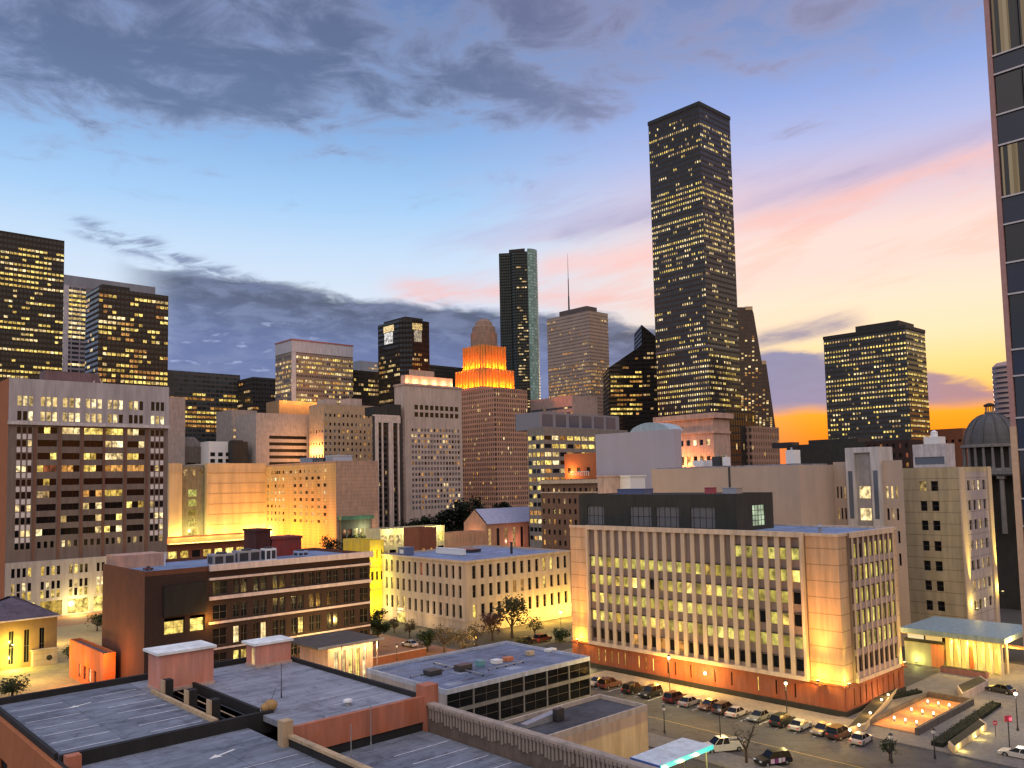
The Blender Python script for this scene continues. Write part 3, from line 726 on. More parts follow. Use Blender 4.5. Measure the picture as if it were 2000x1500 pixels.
# tan floodlit pair
FL = wall('stone_flood', (.52,.40,.24), var=.2, scale=.08)
B = Bld('courthouse_annex', 'tan floodlit block with recessed green lit centre bay, beside the grey banded tower', 'building', None, 330, 520, 905, 470, b=30.)
z = B.h; s1, s2 = B.su(356), B.su(404)
m = MB(); m.box(0, s1, 0, B.b, 0, z, FL); m.box(s2, B.a, 0, B.b, 0, z, FL); B.part(m, 'wing_wall')
m = MB(); m.box(s1, s2, 3, B.b, 0, z-1.5, wall('bay_dark', (.16,.15,.11))); B.part(m, 'centre_bay')
m = MB(); m.box(1, B.a-1, 1, B.b-1, z-.6, z-.2, ROOFG) if 0 else m.box(s1+.2, s2-.2, 4, B.b-1, z-1.5, z-.8, ROOFG); B.part(m, 'roof')
for k in range(5): B.pane('u', 2.95, (s1+s2)/2-2.4, (s1+s2)/2+2.4, z-19-k*5.6, z-15-k*5.6, 'G')
for i in range(3): B.pane('u', 2.95, s1+2+i*4.6, s1+4+i*4.6, z-7, z-3.5, 'C')
B.flush()
m = MB()
for k in range(6): m.box(s2+1, B.a-1, -.12, -.02, z-6-k*6, z-5.6-k*6, flat('stone_course',(.38,.29,.18),.9))
m.box(0, s1, -.25, -.0, z-5.2, z-4.6, FL); m.box(s2, B.a, -.25, -.0, z-5.2, z-4.6, FL); B.part(m, 'string_course')
for px, w in ((338,2600),(350,2600),(408,4200),(440,2600),(480,4200),(512,7000)): lamp('POINT', B.world(B.su(px), -5., B.zc(1050)), w*1.9, (1.,.64,.14), .8)
lamp('POINT', B.world((s1+s2)/2, -2., B.zc(1040)), 4200, (.85,.9,.3), .8)
B = Bld('office_block', 'orange floodlit masonry block with dark window slots and blank pink side wall', 'building', 516, 656, 738, 900, 450)
OM = wall('stone_orange', (.56,.38,.17), var=.2, scale=.08, joint=1.6); OP = wall('stone_side', (.40,.26,.20), joint=2.); m = MB(); R = []; Rv = []
for i, (za, zb) in enumerate(levels(B.h-4, 8, 4.0, 1.7)):
    hs = cols(B.b*.10, B.b*.58, 6, .45) if i not in (0,) else cols(B.b*.1, B.b*.9, 12, .45); Rv.append((za, zb, hs + cols(B.b*.68, B.b*.97, 5, .45)))
    R.append((za, zb, cols(B.a*.04, B.a*.2, 2, .5)))
    for p, q in Rv[-1][2]: B.pane('v', .3, p, q, za, zb, 'P' if (p > B.b*.66 and i in (1,3,4)) else rnd.choice('OKKCO'))
holes(m, 'v', 0, 0, B.b, 0, B.h, Rv, .35, OM); holes(m, 'u', 0, 0, B.a, 0, B.h, [], .35, OP); shell(m, B.a, B.b, 0, B.h, OM, None)
B.part(m, 'wall'); B.flush(); roofpart(B, B.a, B.b, B.h, ROOFG, .9, .4, OP)
for i in range(5): lamp('POINT', B.world(-11., B.b*(.04+.16*i), B.zc(1045)), (8000,11000,14000,16000,14000)[i], (1.,.30,.012), .8)
lamp('POINT', B.world(B.a*.6, -6, B.zc(1040)), 2600, (1.,.6,.35), .8)
Z = B.h
for (x0,x1,y0,y1,h,nm,lab,mt) in ((2,14,6,14,4.2,'rooftop_tank_unit','pale ribbed cooling unit on the orange block roof',flat('unit_pale',(.42,.45,.55),.5)),(4,20,20,32,3.2,'rooftop_plant','dark plant box on the orange block roof, left of the pale cooling unit',DMETAL),(6,18,40,50,4.,'rooftop_plant','blue grey plant box at the left end of the orange block roof',flat('unit_blue',(.25,.32,.42),.5))):
    m = MB(); m.box(x0,x1,y0,y1,0,h*.85,mt); m.box(x0-.2,x1+.2,y0-.2,y1+.2,h*.85,h,mt)
    for i in range(6): m.box(x0-.15,x0,y0+.5+i*(y1-y0-1)/6,y0+.9+i*(y1-y0-1)/6,.3,h*.8,METAL)
    e = thing(nm, lab, 'rooftop unit', B.world(0,0,Z-.9), B.th); m.obj('casing', e)
    m = MB(); m.lathe([(1.2,h),(1.2,h+.5),(.2,h+.5)], METAL, 10, ((x0+x1)/2,(y0+y1)/2)); m.obj('fan_cowl', e)
# behind them
B = block('stone_block', 'grey stone block with horizontal recess bands behind the floodlit blocks', None, 500, 612, 806, 560, CONC, b=30.,
    rowsu=[(z, z+2.2, 1, .82, .15, .95) for z in (52,56.5,61,65.5,70)]+[(44,49,3,.7,.2,.7)], key=lambda f,z,i,n: 'K')
B.flush()
B = block('stone_block', 'plain grey beige block directly right of the banded tower, behind the tan floodlit block', None, 330, 362, 775, 540, CONCW if 0 else wall('conc_mauve', (.32,.27,.26)), b=26.); B.flush()
B = block('stone_block', 'grey mauve block between the gridded low block and the recess banded stone block', None, 452, 502, 800, 600, wall('conc_mauve2', (.30,.27,.27)), b=26., rowsu=[(z, z+1.8, 4, .4) for z in (58,63,68,73,78)], key=pick(.1,'C','DB')); B.flush()
B = block('plant_house', 'dark open steel roof structure above the green lit centre bay', None, 338, 408, 872, 545, wall('steel_brown', (.12,.10,.09)), b=20., rowsu=[(50,54.5,3,.75)], key=lambda f,z,i,n:'K'); B.flush()
m = MB(); m.prof([(2,B.h),(B.a-2,B.h),(B.a*.6,B.h+6.5),(B.a*.25,B.h+6.5)], 1, B.b-2, wall('pent_slope', (.18,.17,.18))); B.part(m, 'hip_roof')
B = block('frame_house', 'small white framed rooftop block with square dark openings', None, 408, 453, 862, 548, WHITE, b=14., rowsu=[(z, z+2.6, 3, .62) for z in (49.6,54,58.3)], key=lambda f,z,i,n:'K'); B.flush()
B = block('black_box_house', 'plain black box house right of the white framed rooftop block', None, 454, 484, 862, 552, BLACKM, b=14.)
m = MB(); m.box(2, B.a-2, 3, 9, B.h-.8, B.h+1., DMETAL); B.part(m, 'vent_hood')
B = block('old_hotel', 'old beige hotel with rows of small windows and warm lit left end', 604, 632, 732, 788, 560, wall('hotel_beige', (.44,.32,.21)), rowsu=[(z, z+2.0, 12, .42) for z in (48,52.2,56.4,60.6,64.8,69,73.2,78,84)], rowsv=[(z, z+2.0, 5, .42) for z in (48,56.4,64.8,73.2)], key=pick(.16,'CO','DDB'), pmat=wall('hotel_cornice',(.40,.30,.22))); B.flush()
for i in range(3): lamp('POINT', B.world(-4, B.b*(.2+.3*i), B.zc(880)), 9000, (1.,.42,.12), .8)
m = MB(); m.box(B.a*.55, B.a*.8, 4, 16, B.h, B.h+5, GREYT); m.box(B.a*.1, B.a*.3, 4, 16, B.h, B.h+3.5, GREYT); B.part(m, 'roof_house')
# stand-in block, added to carry the orange glow at the white capped tower's foot
B = block('tower_glow_block', 'amber stand-in block for the orange glow and bright windows under the white capped tower', None, 545, 640, 782, 600, wall('amber_stone', (.30,.20,.12)), b=20., rowsu=[(z, z+2.2, 9, .6) for z in (62,66.2,70.4,74.6,78.8,83,87)], key=pick(.72,'OOYP','D')); B.flush()
for i in range(3): lamp('POINT', B.world(B.a*(.1+.3*i), -5, B.h+3), 9000, (1.,.45,.1), .8)
# right half
B = block('podium_block', 'striped low office podium below the mast tower', 1036, 1118, 1166, 772, 640, wall('podium', (.40,.30,.28)), rowsv=[(z, z+1.7, 1, .97) for z in (62,66.4,70.8,75.2,79.6,84,88.4,92.8)], key=lambda f,z,i,n:'B'); B.flush()
for k in range(26):
    z = rnd.choice((62,66.4,70.8,75.2,79.6,84,88.4,92.8)); x = rnd.random()*(B.b-10)
    B.pane('v', .28, x, x+rnd.choice((2,4,9)), z+.3, z+1.4, rnd.choice('CCOP'))
B.flush()
B = block('office_block', 'mid-height office block with bright yellow floor bands and blue glass attic', 1030, 1062, 1226, 834, 420, wall('band_stone', (.20,.18,.17)), rowsu=[(z, z+2.1, 12, .86) for z in (8,12.2,16.4,20.6,24.8,29,33.2,37.4,41.6,45.8,50,54.2,58.4)], rowsv=[(z, z+2.1, 4, .8) for z in (8,12.2,16.4,20.6,24.8,29,33.2,37.4,41.6,45.8,50,54.2,58.4)], key=pick(.66,'YYPO','DDK')); B.flush()
m = MB(); AG = flat('attic_blue', (.05,.07,.13), .2, .6); AF = flat('attic_frame', (.20,.20,.24), .5); zt = B.zc(802)
m.box(3, B.a, 6, 24, B.h-.6, zt, AF)
for i in range(6): m.box(5+i*(B.a-6)/6, 4+(i+.86)*(B.a-6)/6, 5.85, 6, B.h+1, zt-1, AG)
B.part(m, 'glass_attic')
B = block('brick_box', 'small orange lit brick house with white railing beside the blank grey block', 1102, 1158, 1166, 884, 345, BRKO, rowsv=[(41,43,3,.35)], key=lambda f,z,i,n:'K'); B.flush()
lamp('POINT', B.world(-3, B.b*.75, B.zc(922)), 3400, (1.,.40,.10), .5); m = MB()
zq = B.zc(924)
for i in range(9): m.box(-2.4, -2.2, .6+i*1.15, .8+i*1.15, zq-1., zq+.6, WHITE)
m.box(-2.4, -2.2, .4, 11., zq+.61, zq+.8, WHITE); B.part(m, 'railing')
B = block('blank_block', 'large blank lavender grey windowless block with low pale blue cap at its right', 1163, 1316, 1330, 838, 290, wall('blank_lavender', (.40,.37,.43), var=.12, scale=.05, streak=.12), b=None)
m = MB(); q0, q1 = B.sv(1308), B.sv(1228); cc = (q0+q1)/2
m.prof([(0,0)]+[((q1-q0)*i/10, 3.2*math.sin(math.pi*i/10)**.6) for i in range(1,10)]+[(q1-q0,0)], 0, 8, wall('blue_cap', (.33,.42,.50), .6, .12))
o = B.part(m, 'vaulted_cap'); o.location = (8.2, q0, B.h-.2); o.rotation_euler.z = math.pi/2
B = Bld('beaux_arts_block', 'old rose stone block with heavy cornice below the tallest skyscraper', 'building', 1283, 1392, 1424, 806, 350)
PS = wall('rose_stone', (.44,.30,.25)); m = MB(); R = []
for za, zb in levels(B.h-11, 1, 4, 2.4)+levels(B.h-18, 6, 5., 3.6): R.append((za, zb, cols(B.b*.04, B.b*.96, 8, .55)))
for za, zb, hs in R:
    for p, q in hs: B.pane('v', .5, p, q, za, zb, rnd.choice('OKKOCD') if za < B.h-16 else rnd.choice('DDP'))
holes(m, 'v', 0, 0, B.b, 0, B.h, R, .55, PS); R = [(za, zb, cols(B.a*.1, B.a*.95, 3, .5)) for za, zb in levels(B.h-18, 6, 5., 3.6)]
holes(m, 'u', 0, 0, B.a, 0, B.h, R, .55, PS)
for za, zb, hs in R:
    for p, q in hs: B.pane('u', .5, p, q, za, zb, rnd.choice('GKDC'))
shell(m, B.a, B.b, 0, B.h, PS, None); B.part(m, 'wall'); B.flush(); roofpart(B, B.a, B.b, B.h, ROOFG, .9, .4)
m = MB(); m.box(-1.6, B.a+1, -1.6, 0, B.h-2.2, B.h, PS); m.box(-1.6, 0, 0, B.b+1, B.h-2.2, B.h, PS); m.box(-.6, 0, 0, B.b, B.h-8.6, B.h-7.6, PS); m.box(-.6, B.a, -.6, 0, B.h-8.6, B.h-7.6, PS); B.part(m, 'cornice')
for i in range(5): lamp('POINT', B.world(-4, B.b*(.95-.2*i), B.zc(905)), (9000,7000,3800,2600,1800)[i], (1.,.38,.12), .6)
tower('glass_block', 'dark glass slab with thin vertical lit windows behind the rose stone block', 1380,1418,1474,800,430, bandmat('skin_gb', (.015,.016,.018), (.03,.028,.026), 3.8, 2.2, gz=.8, gx=.6, rough=.15), fh=3.8, bw=3.4, lit=.22, keys='YCGP', fw=.3, fz=.8, run=1.2, yb=905, cat='building')
tower('brown_block', 'brown grid block at the foot of the stepped gable tower', 1452,1466,1521,832,440, bandmat('skin_bb', (.04,.03,.03), (.30,.19,.15), 3.6, 2.4, gz=.6, gx=.5, rough=.35), fh=3.6, bw=2.4, lit=.18, keys='COC', fw=.5, fz=.55, run=1.5, yb=900, cat='building')
B = block('black_hall', 'long low black roofed hall under the orange strip of sky', 1536, 1700, 1800, 862, 340, BLACKM, roof=ROOFD); 
m = MB(); m.box(6, 18, 8, 30, B.h-.9, B.h+2, BLACKM); m.box(3, 9, 36, 46, B.h-.9, B.h+1.5, DMETAL); B.part(m, 'roof_plant')
B = block('brick_block', 'dark red brick block between black hall and small white house', 1690, 1776, 1800, 858, 300, BRKD, rowsv=[(z, z+1.6, 7, .4) for z in (40,43.5,47)], key=pick(.25,'OR','K')); B.flush()
B = block('white_house', 'small white flat roofed house with glazed strip, right of the black hall', 1782, 1846, 1864, 866, 270, wall('white_wall', (.52,.48,.50)), rowsv=[(40.5,43,1,.9)], key=lambda f,z,i,n:'B'); B.flush()
m = MB(); m.box(1, 6, 2, 7, B.h-.9, B.h+2.4, WHITE); m.lathe([(1.1,B.h+2.4),(1.1,B.h+4),(.3,B.h+4.6)], WHITE, 10, (3.4,4.5)); B.part(m, 'roof_house')
B = block('brick_range', 'far rust brown low range below the orange glow at the right', 1800, 1880, 1902, 836, 620, wall('rust_far', (.24,.09,.05)), rowsv=[(60,62,6,.4)], key=lambda f,z,i,n:'K'); B.flush()
# domed old courthouse
d = 232; c = atd(1936, 850, d+14)
e = thing('domed_courthouse', 'old courthouse with grey ribbed dome, cupola and tall white columns beside the dark glass tower', 'courthouse', (c[0], d+14, 0), TH)
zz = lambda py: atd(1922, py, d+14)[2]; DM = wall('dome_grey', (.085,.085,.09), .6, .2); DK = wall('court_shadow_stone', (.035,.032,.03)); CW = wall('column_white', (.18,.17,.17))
m = MB(); zb, zt = zz(868), zz(808); R0 = 6.9
m.lathe([(R0*math.cos(t*math.pi/2/8)**.9+.4, zb+(zt-zb)*math.sin(t*math.pi/2/8)**1.15) for t in range(8)]+[(.9, zt)], DM, 24)
for i in range(12):
    w = 2*math.pi*i/12
    for t in range(7):
        f = lambda q: ((R0+.25)*math.cos(q*math.pi/2/8)**.9+.4, zb+(zt-zb)*math.sin(q*math.pi/2/8)**1.15)
        a, b = f(t), f(t+1); m.tube((a[0]*math.cos(w),a[0]*math.sin(w),a[1]), (b[0]*math.cos(w),b[0]*math.sin(w),b[1]), .16, .16, DM, 4)
m.obj('dome', e)
m = MB(); m.lathe([(1.5,zt),(1.5,zt+.5),(.35,zt+.5)], CW, 10)
for i in range(6): w = 2*math.pi*i/6; m.tube((1.1*math.cos(w),1.1*math.sin(w),zt+.5), (1.1*math.cos(w),1.1*math.sin(w),zt+2.1), .14, .14, CW, 5)
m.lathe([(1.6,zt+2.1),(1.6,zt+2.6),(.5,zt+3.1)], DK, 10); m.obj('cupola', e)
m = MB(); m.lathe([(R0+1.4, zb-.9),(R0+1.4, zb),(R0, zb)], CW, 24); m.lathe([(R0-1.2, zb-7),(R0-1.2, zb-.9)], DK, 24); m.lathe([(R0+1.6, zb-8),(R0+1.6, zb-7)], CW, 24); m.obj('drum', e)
for i in range(20):
    w = 2*math.pi*i/20; m = MB(); m.tube((0,0,0),(0,0,6.1),.42,.36,CW,8); o = m.obj('column', e, ((R0+.5)*math.cos(w),(R0+.5)*math.sin(w),zb-7))
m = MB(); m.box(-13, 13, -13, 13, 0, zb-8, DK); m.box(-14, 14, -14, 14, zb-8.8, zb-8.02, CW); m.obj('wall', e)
for i in range(6):
    m = MB(); m.tube((0,0,0),(0,0,15),.7,.6,CW,10); m.box(-1,1,-1,1,15,15.8,CW); m.obj('portico_column', e, (-11+i*4.2,-15.5,zb-25))
    m = MB(); m.tube((0,0,0),(0,0,15),.7,.6,CW,10); m.box(-1,1,-1,1,15,15.8,CW); m.obj('portico_column', e, (-15.5,-11+i*4.2,zb-25))
m = MB(); m.box(-13,13,-16.8,-13,zb-9.2,zb-8.2-.65,DK); m.box(-16.8,-13,-13,13,zb-9.2,zb-8.2-.65,DK); m.obj('portico_roof', e)
# brown brick hotel behind the beige block
B = block('brick_hotel', 'brown brick block with pale cornice behind the black penthouse', 1056, 1206, 1222, 934, 300, brick('brick_brown', (.20,.11,.075), (.12,.065,.045)), rowsv=[(z, z+1.9, 14, .42) for z in (9,13,17,21,25,29,33)], rowsu=[(z, z+1.9, 3, .42) for z in (25,29,33)], key=pick(.22,'OC','KD')); B.flush()
m = MB(); cm = wall('cornice_tan', (.50,.38,.28)); m.box(-.9, B.a, -.9, 0, B.h-1.6, B.h-.2, cm); m.box(-.9, 0, 0, B.b, B.h-1.6, B.h-.2, cm); B.part(m, 'cornice'); m = MB(); m.box(-.3, 0, 0, B.b, B.h-5.2, B.h-4.7, cm); B.part(m, 'string_course')
for (px, w, hh, lab, mt) in ((1208, 5., 5., 'rose brick stair house on the brown brick block roof', PINKS), (1246, 7., 5.6, 'white plant box beside the rose stair house, above the black penthouse', WHITE)):
    p = atd(px, 950, 250); e = thing('roof_house', lab, 'roof house', (p[0], p[1], 20.), TH)
    m = MB(); zt = atd(px, 928, 250)[2]-20; m.box(-w/2, w/2, 0, 6, 0, zt-.4, mt); m.obj('wall', e)
    m = MB(); m.box(-w/2-.3, w/2+.3, -.3, 6.3, zt-.4, zt, mt); m.obj('roof', e)
# gabled hall and its dark trees
B = Bld('gabled_hall', 'brick hall with lavender blue gabled metal roof behind the beige block', 'hall', 906, 948, 1056, 1022, 430)
m = MB(); HB = wall('hall_brick', (.40,.24,.16)); rise = B.zc(996)-B.h
hs = [(3., B.h-3, cols(0, B.a, 7, .35))]; holes(m, 'u', 0, 0, B.a, 0, B.h, hs, .4, HB)
for p, q in hs[0][2]: B.pane('u', .35, p, q, 3., B.h-3, rnd.choice('DKC'))
shell(m, B.a, B.b, 0, B.h, HB, None)
m.face([(0,0,0),(0,0,B.h),(0,B.b/2,B.h+rise),(0,B.b,B.h),(0,B.b,0)], HB); m.face([(B.a,0,B.h),(B.a,B.b,B.h),(B.a,B.b/2,B.h+rise)], HB); B.part(m, 'wall'); B.flush()
m = MB(); RB = wall('roof_lavender', (.34,.37,.55), .5, .1)
for s in (1,-1):
    y0, y1 = (-.8, B.b/2) if s > 0 else (B.b+.8, B.b/2); z0, z1 = B.h-.4, B.h+rise+.3
    m.face([(.6,y0,z0),(B.a+.8,y0,z0),(B.a+.8,y1,z1),(.6,y1,z1)][::s], RB); m.face([(.6,y0,z0-.3),(B.a+.8,y0,z0-.3),(B.a+.8,y0,z0),(.6,y0,z0)], RB)
B.part(m, 'gable_roof')
lamp('POINT', B.world(-4, B.b*.5, 9), 2600, (1.,.5,.25), .6); lamp('POINT', B.world(B.a*.5, -6, 6), 2200, (1.,.4,.3), .6)
# ================================================================ NEAR BUILDINGS
def floodlight(px, py, z, label, p=None):
    p = p or at(px, py, z)
    e = thing('floodlight', label, 'floodlight', p)
    m = MB(); m.tube((0,0,-.5),(0,0,0),.06,.06,DMETAL,6); m.box(-.25,.25,-.2,.2,0,.22,DMETAL); m.obj('housing', e)
    m = MB(); m.box(-.2,.2,-.15,.15,.221,.25,GL_LAMP); m.obj('lens', e); return e
GL_LAMP = glow('lamp_lens', (1.,.86,.5), 4., .9, 1.1); GL_BULB = glow('street_bulb', (1.,.83,.45), 5., .9, 1.1); GL_WHT = glow('white_bulb', (1.,.93,.8), 4., .9, 1.1)
FIN = wall('concrete_fin', (.50,.39,.30), .8, .12, .3, streak=.2); STRIP = wall('fin_recess', (.19,.14,.13), .8, .15, .3); PIL = wall('pillar_stone', (.46,.31,.21), joint=2.6, var=.15)
TERR = wall('terracotta_base', (.26,.085,.05), .85, .2, .4); FRM = wall('panel_frame', (.54,.42,.33), .8, .12)
C = Bld('court_building', 'six storey concrete court building with close vertical fins, terracotta base and yellow windows', 'court building', 1112, 1636, 1750, 1043, 133.6)
z = C.h; zb = 4.7; t1, t2, t3 = C.sv(1571), C.sv(1149), C.b; u1, u2 = C.su(1654), C.su(1737)
m = MB(); bs = cols(t1+2, t2-1, 26, .18); lit = set(range(17, 26))-{20}; hs = []
for i, (p, q) in enumerate(bs):
    if i in (0,1,2,4,7,9,12,14,15) or i in lit: hs.append((p, q)); C.pane('v', .22, p, q, 1.6, 3.9, 'Y' if i in lit or i in (4,) else 'D')
holes(m, 'v', 0, -.1, C.b, 0, zb, [(1.6, 3.9, hs)], .3, TERR)
hs = cols(2, C.a-1, 9, .22); holes(m, 'u', 0, -.1, C.a, 0, zb, [(1.2, 3.9, hs)], .3, TERR)
for i, (p, q) in enumerate(hs): C.pane('u', .22, p, q, 1.2, 3.9, 'O' if i in (5,6,8) else 'D')
m.face([(C.a,0,0),(C.a,C.b,0),(C.a,C.b,zb),(C.a,0,zb)], TERR); m.face([(0,C.b,0),(0,C.b,zb),(C.a,C.b,zb),(C.a,C.b,0)], TERR)
C.part(m, 'base_wall')
m = MB(); m.box(-.25, C.a, -.25, -.1, 0, .9, BLACKM); m.box(-.25, -.1, -.1, C.b, 0, .9, BLACKM); C.part(m, 'plinth')  # plinth band kept black to hold the shadow along the wall foot
m = MB(); m.box(.15, C.a, .15, C.b, zb, z-.5, PIL); m.box(-.25, C.a, -.25, C.b, zb-.12, zb+.12, TERR); C.part(m, 'wall')
m = MB(); m.box(.6, C.a-.5, .6, C.b-.5, z-.5, z-.35, ROOFB); C.part(m, 'roof')
m = MB(); m.box(-.05, C.a, -.05, .5, z-.49, z, FRM); m.box(-.05, .5, .5, C.b, z-.49, z, FRM); m.box(C.a-.5, C.a, .5, C.b, z-.49, z, FRM); C.part(m, 'parapet')
# finned panel on the street side
m = MB(); n = 22; w = (t2-t1-1.)/n; p0 = t1+.5
m.box(-.35, .15, t1, t2, zb+.15, z-.1, STRIP); C.part(m, 'recess_wall')
m = MB()
m.box(-1., -.35, t1, t2, z-.7, z+.15, FRM); m.box(-1., -.35, t1, t2, zb+.1, zb+.75, FRM); m.box(-1.05, -.35, t1, t1+.5, zb+.75, z-.7, FRM); m.box(-1.05, -.35, t2-.5, t2, zb+.75, z-.7, FRM)
C.part(m, 'panel_frame')
fh = (z-zb-1.6)/6.2
for i in range(n):
    q = p0+i*w
    if i:
        m = MB(); m.box(-.72, -.352, q-w*.20, q+w*.20, zb+.75, z-.7, FIN); C.part(m, 'fin')
    for k in range(6):
        za = z-1.5-(k+1)*fh+fh*.18; zc_ = za+fh*.52
        j = n-1-i                                     # 0 at the left end as seen
        if k == 0: key = 'V' if i < 6 else None
        elif k == 5: key = 'D' if rnd.random() < .93 else 'O'
        else: key = rnd.choice('VVVVY') if rnd.random() < (.97 if i > 1 else .7) else 'D'
        if key: C.pane('v', -.38, q+w*.21, q+w*.79, za, zc_, key)
for k in range(6):
    za = z-1.5-(k+1)*fh+fh*.18+fh*.54; m = MB(); m.box(-.55, -.36, p0+.02, p0+w*(6 if k == 0 else n)-.02, za, za+.2, wall('shade_bar', (.06,.05,.05))); C.part(m, 'sun_shade')
m = MB(); m.box(u1, u2, -.35, .15, zb+.15, z-.1, STRIP); C.part(m, 'recess_wall')
m = MB(); n2 = 8; w2 = (u2-u1-.6)/n2
m.box(u1, u2, -.8, -.35, z-.8, z+.1, FRM); m.box(u1, u2, -.8, -.35, zb+.1, zb+.7, FRM)
for k in range(7):
    za = z-1.6-k*fh; 
    if k: m.box(u1, u2, -.62, -.35, za+.02, za+fh*.28, wall('panel_spandrel', (.30,.24,.25), .8, .15))
C.part(m, 'panel_frame')
for i in range(n2+1):
    q = u1+.3+i*w2; m = MB(); m.box(q-w2*.14, q+w2*.14, -.7, -.622, zb+.7, z-.8, FIN); C.part(m, 'fin')
    if i < n2:
        for k in range(6):
            za = z-1.6-(k+1)*fh+fh*.30
            C.pane('u', -.38, q+w2*.22, q+w2*.78, za, za+fh*.62, 'D' if k == 5 else ('V' if rnd.random() < .95 else 'D'))
C.flush()
# black penthouse on its roof
q = atd(1430, 965, 149.); dx, dy = q[0]-C.c[0], q[1]-C.c[1]; lx, ly = dx*C.u[0]+dy*C.u[1], dx*C.w[0]+dy*C.w[1]; zp = q[2]
lx = max(lx, 2.5); pw = C.b-ly-.6; pa = min(12.5, C.a-lx-1)
m = MB(); BK = wall('black_cladding_panel', (.030,.030,.026), .6, .25, .3); R = cols(1., pw*.62, 1, .9)
hs = [(pw*.12, pw*.26), (pw*.33, pw*.47), (pw*.50, pw*.64), (pw*.82, pw*.94)]
P = MB(); holes(P, 'v', 0, 0, pw, 0, zp-z+.5, [(.6, 4.4, hs)], .3, BK); holes(P, 'u', 0, 0, pa, 0, zp-z+.5, [(.9, 4.6, [(pa*.42, pa*.76)])], .3, BK)
P.face([(pa,0,0),(pa,pw,0),(pa,pw,zp-z+.5),(pa,0,zp-z+.5)], BK); P.face([(0,pw,0),(0,pw,zp-z+.5),(pa,pw,zp-z+.5),(pa,pw,0)], BK)
po = C.part(P, 'penthouse', loc=(lx, ly, z-.5))
m = MB(); m.box(.1, pa-.1, .1, pw-.1, zp-z+.1, zp-z+.3, ROOFD); m.obj('penthouse_roof', po)
LV = flat('louvre_grey', (.12,.12,.125), .5)
for a, b in hs:
    m = MB(); m.box(.2, .27, a, b, .6, 4.4, LV)
    for k in range(4): m.box(.14, .2, a+(b-a)*(k+.5)/4-.04, a+(b-a)*(k+.5)/4+.04, .6, 4.4, BK)
    m.box(.13, .139, a, b, 2.4, 2.5, BK); m.obj('louvre', po)
m = MB(); a, b = pa*.42, pa*.76
m.box(a, b, .2, .27, .9, 4.6, glow('stair_light', (.75,1.,.62), .75, .9, 1.1, .5))
for k in range(1,4): m.box(a+(b-a)*k/4-.05, a+(b-a)*k/4+.05, .14, .2, .9, 4.6, BK); m.box(a, b, .14, .19, .9+3.7*k/4-.05, .9+3.7*k/4+.05, BK)
m.obj('stair_window', po)
for (fx, fy, w_, d_, hh, lab, mt) in ((.3,.62,3.,7.,1.1,'flat blue plant box on the left of the black penthouse roof',flat('unit_navy',(.08,.10,.20),.5)),(.4,.22,1.6,1.6,1.2,'small red plant box on the right part of the black penthouse roof',flat('unit_red',(.35,.06,.08),.6)),(.4,.08,2.,3.,1.1,'grey plant box at the right end of the black penthouse roof',METAL)):
    e = thing('rooftop_plant', lab, 'rooftop unit', C.world(lx+pa*fx, ly+pw*fy, zp-.2), C.th)
    m = MB(); m.box(0,w_,0,d_,.15,hh,mt); m.box(-.1,w_+.1,-.1,d_+.1,hh,hh+.12,mt); m.obj('casing', e)
    m = MB(); [m.box(x,x+.2,y,y+.2,0,.15,DMETAL) for x in (.1,w_-.3) for y in (.1,d_-.3)]; m.obj('foot', e)
e = thing('roof_vent', 'small vent cowl on the blue roof in front of the lit stair window', 'vent', C.world(6, 6, z-.35)); m = MB(); m.tube((0,0,0),(0,0,.9),.3,.3,METAL,8); m.lathe([(.55,.9),(.55,1.1),(.1,1.4)], METAL, 8); m.obj('cowl', e)
for q0, w0 in ((C.sv(1604,14.), 12000), ((t2+t3)/2, 6500)): lamp('SPOT', C.world(-9., q0, 6.), w0, (1.,.42,.08), .3, C.world(0, q0, 15.), 62, 1.)
# uplights on the court building
for (face, k, w_, lab, cn, off) in (('v', C.sv(1606, 6.), 2600, 'floodlight at the foot of the orange lit corner pillar', 80, 1.5), ('u', C.su(1651, 6.)-.5, 1500, 'floodlight washing the narrow green yellow strip beside the right fins', 50, .8), ('v', (t2+t3)/2+.2, 2600, 'floodlight washing the left end bay of the court building', 60, 1.1), ('u', (u2+C.a)/2, 1300, 'floodlight under the right end pier of the court building', 50, .8)):
    p = C.world(-off, k, zb+.5) if face == 'v' else C.world(k, -off, zb+.5)
    a = C.world(.9, k, zb+14) if face == 'v' else C.world(k, .9, zb+14)
    m = MB(); o = floodlight(0, 0, 0, lab, p)
    pp = C.world(-off-1.6, k, zb+.9) if face == 'v' else C.world(k, -off-1.2, zb+.9); cl_ = (1.,.50,.05) if w_ > 2000 else (1.,.78,.12)
    lamp('POINT', (p[0],p[1],p[2]+.5), w_*.55, cl_, .2); lamp('SPOT', pp, w_*2.6, cl_, .3, a, 50, 1.)
    m = MB()
    (m.box(-off-.4, 0, k-.5, k+.5, zb-.1, zb+.02, TERR) if face == 'v' else m.box(k-.5, k+.5, -off-.4, 0, zb-.1, zb+.02, TERR)); C.part(m, 'ledge')
# ---------------------------------------------------------------- beige court wing behind
S2 = wall('wing_stone', (.42,.33,.28), .85, .2, .12, streak=.18); WP = wall('wing_white', (.46,.44,.45), .6, .12)
A = Bld('court_wing', 'long beige stone court wing with blank wall, white stair tower and block of paired windows', 'court wing', 1272, 1560, 1627, 908, 186)
zA = A.h; m = MB(); m.box(0, A.a, 0, A.b, 0, zA, S2); A.part(m, 'blank_wing_wall')
m = MB(); m.box(1, A.a-1, 1, A.b-1, zA+.01, zA+.3, ROOFG); A.part(m, 'roof')
m = MB(); k = A.sv(1424); m.box(-.12, 0, k-.25, k+.25, 0, zA, DMETAL); A.part(m, 'downpipe')
x0 = A.a; yR = -A.sv(1760) if 0 else None
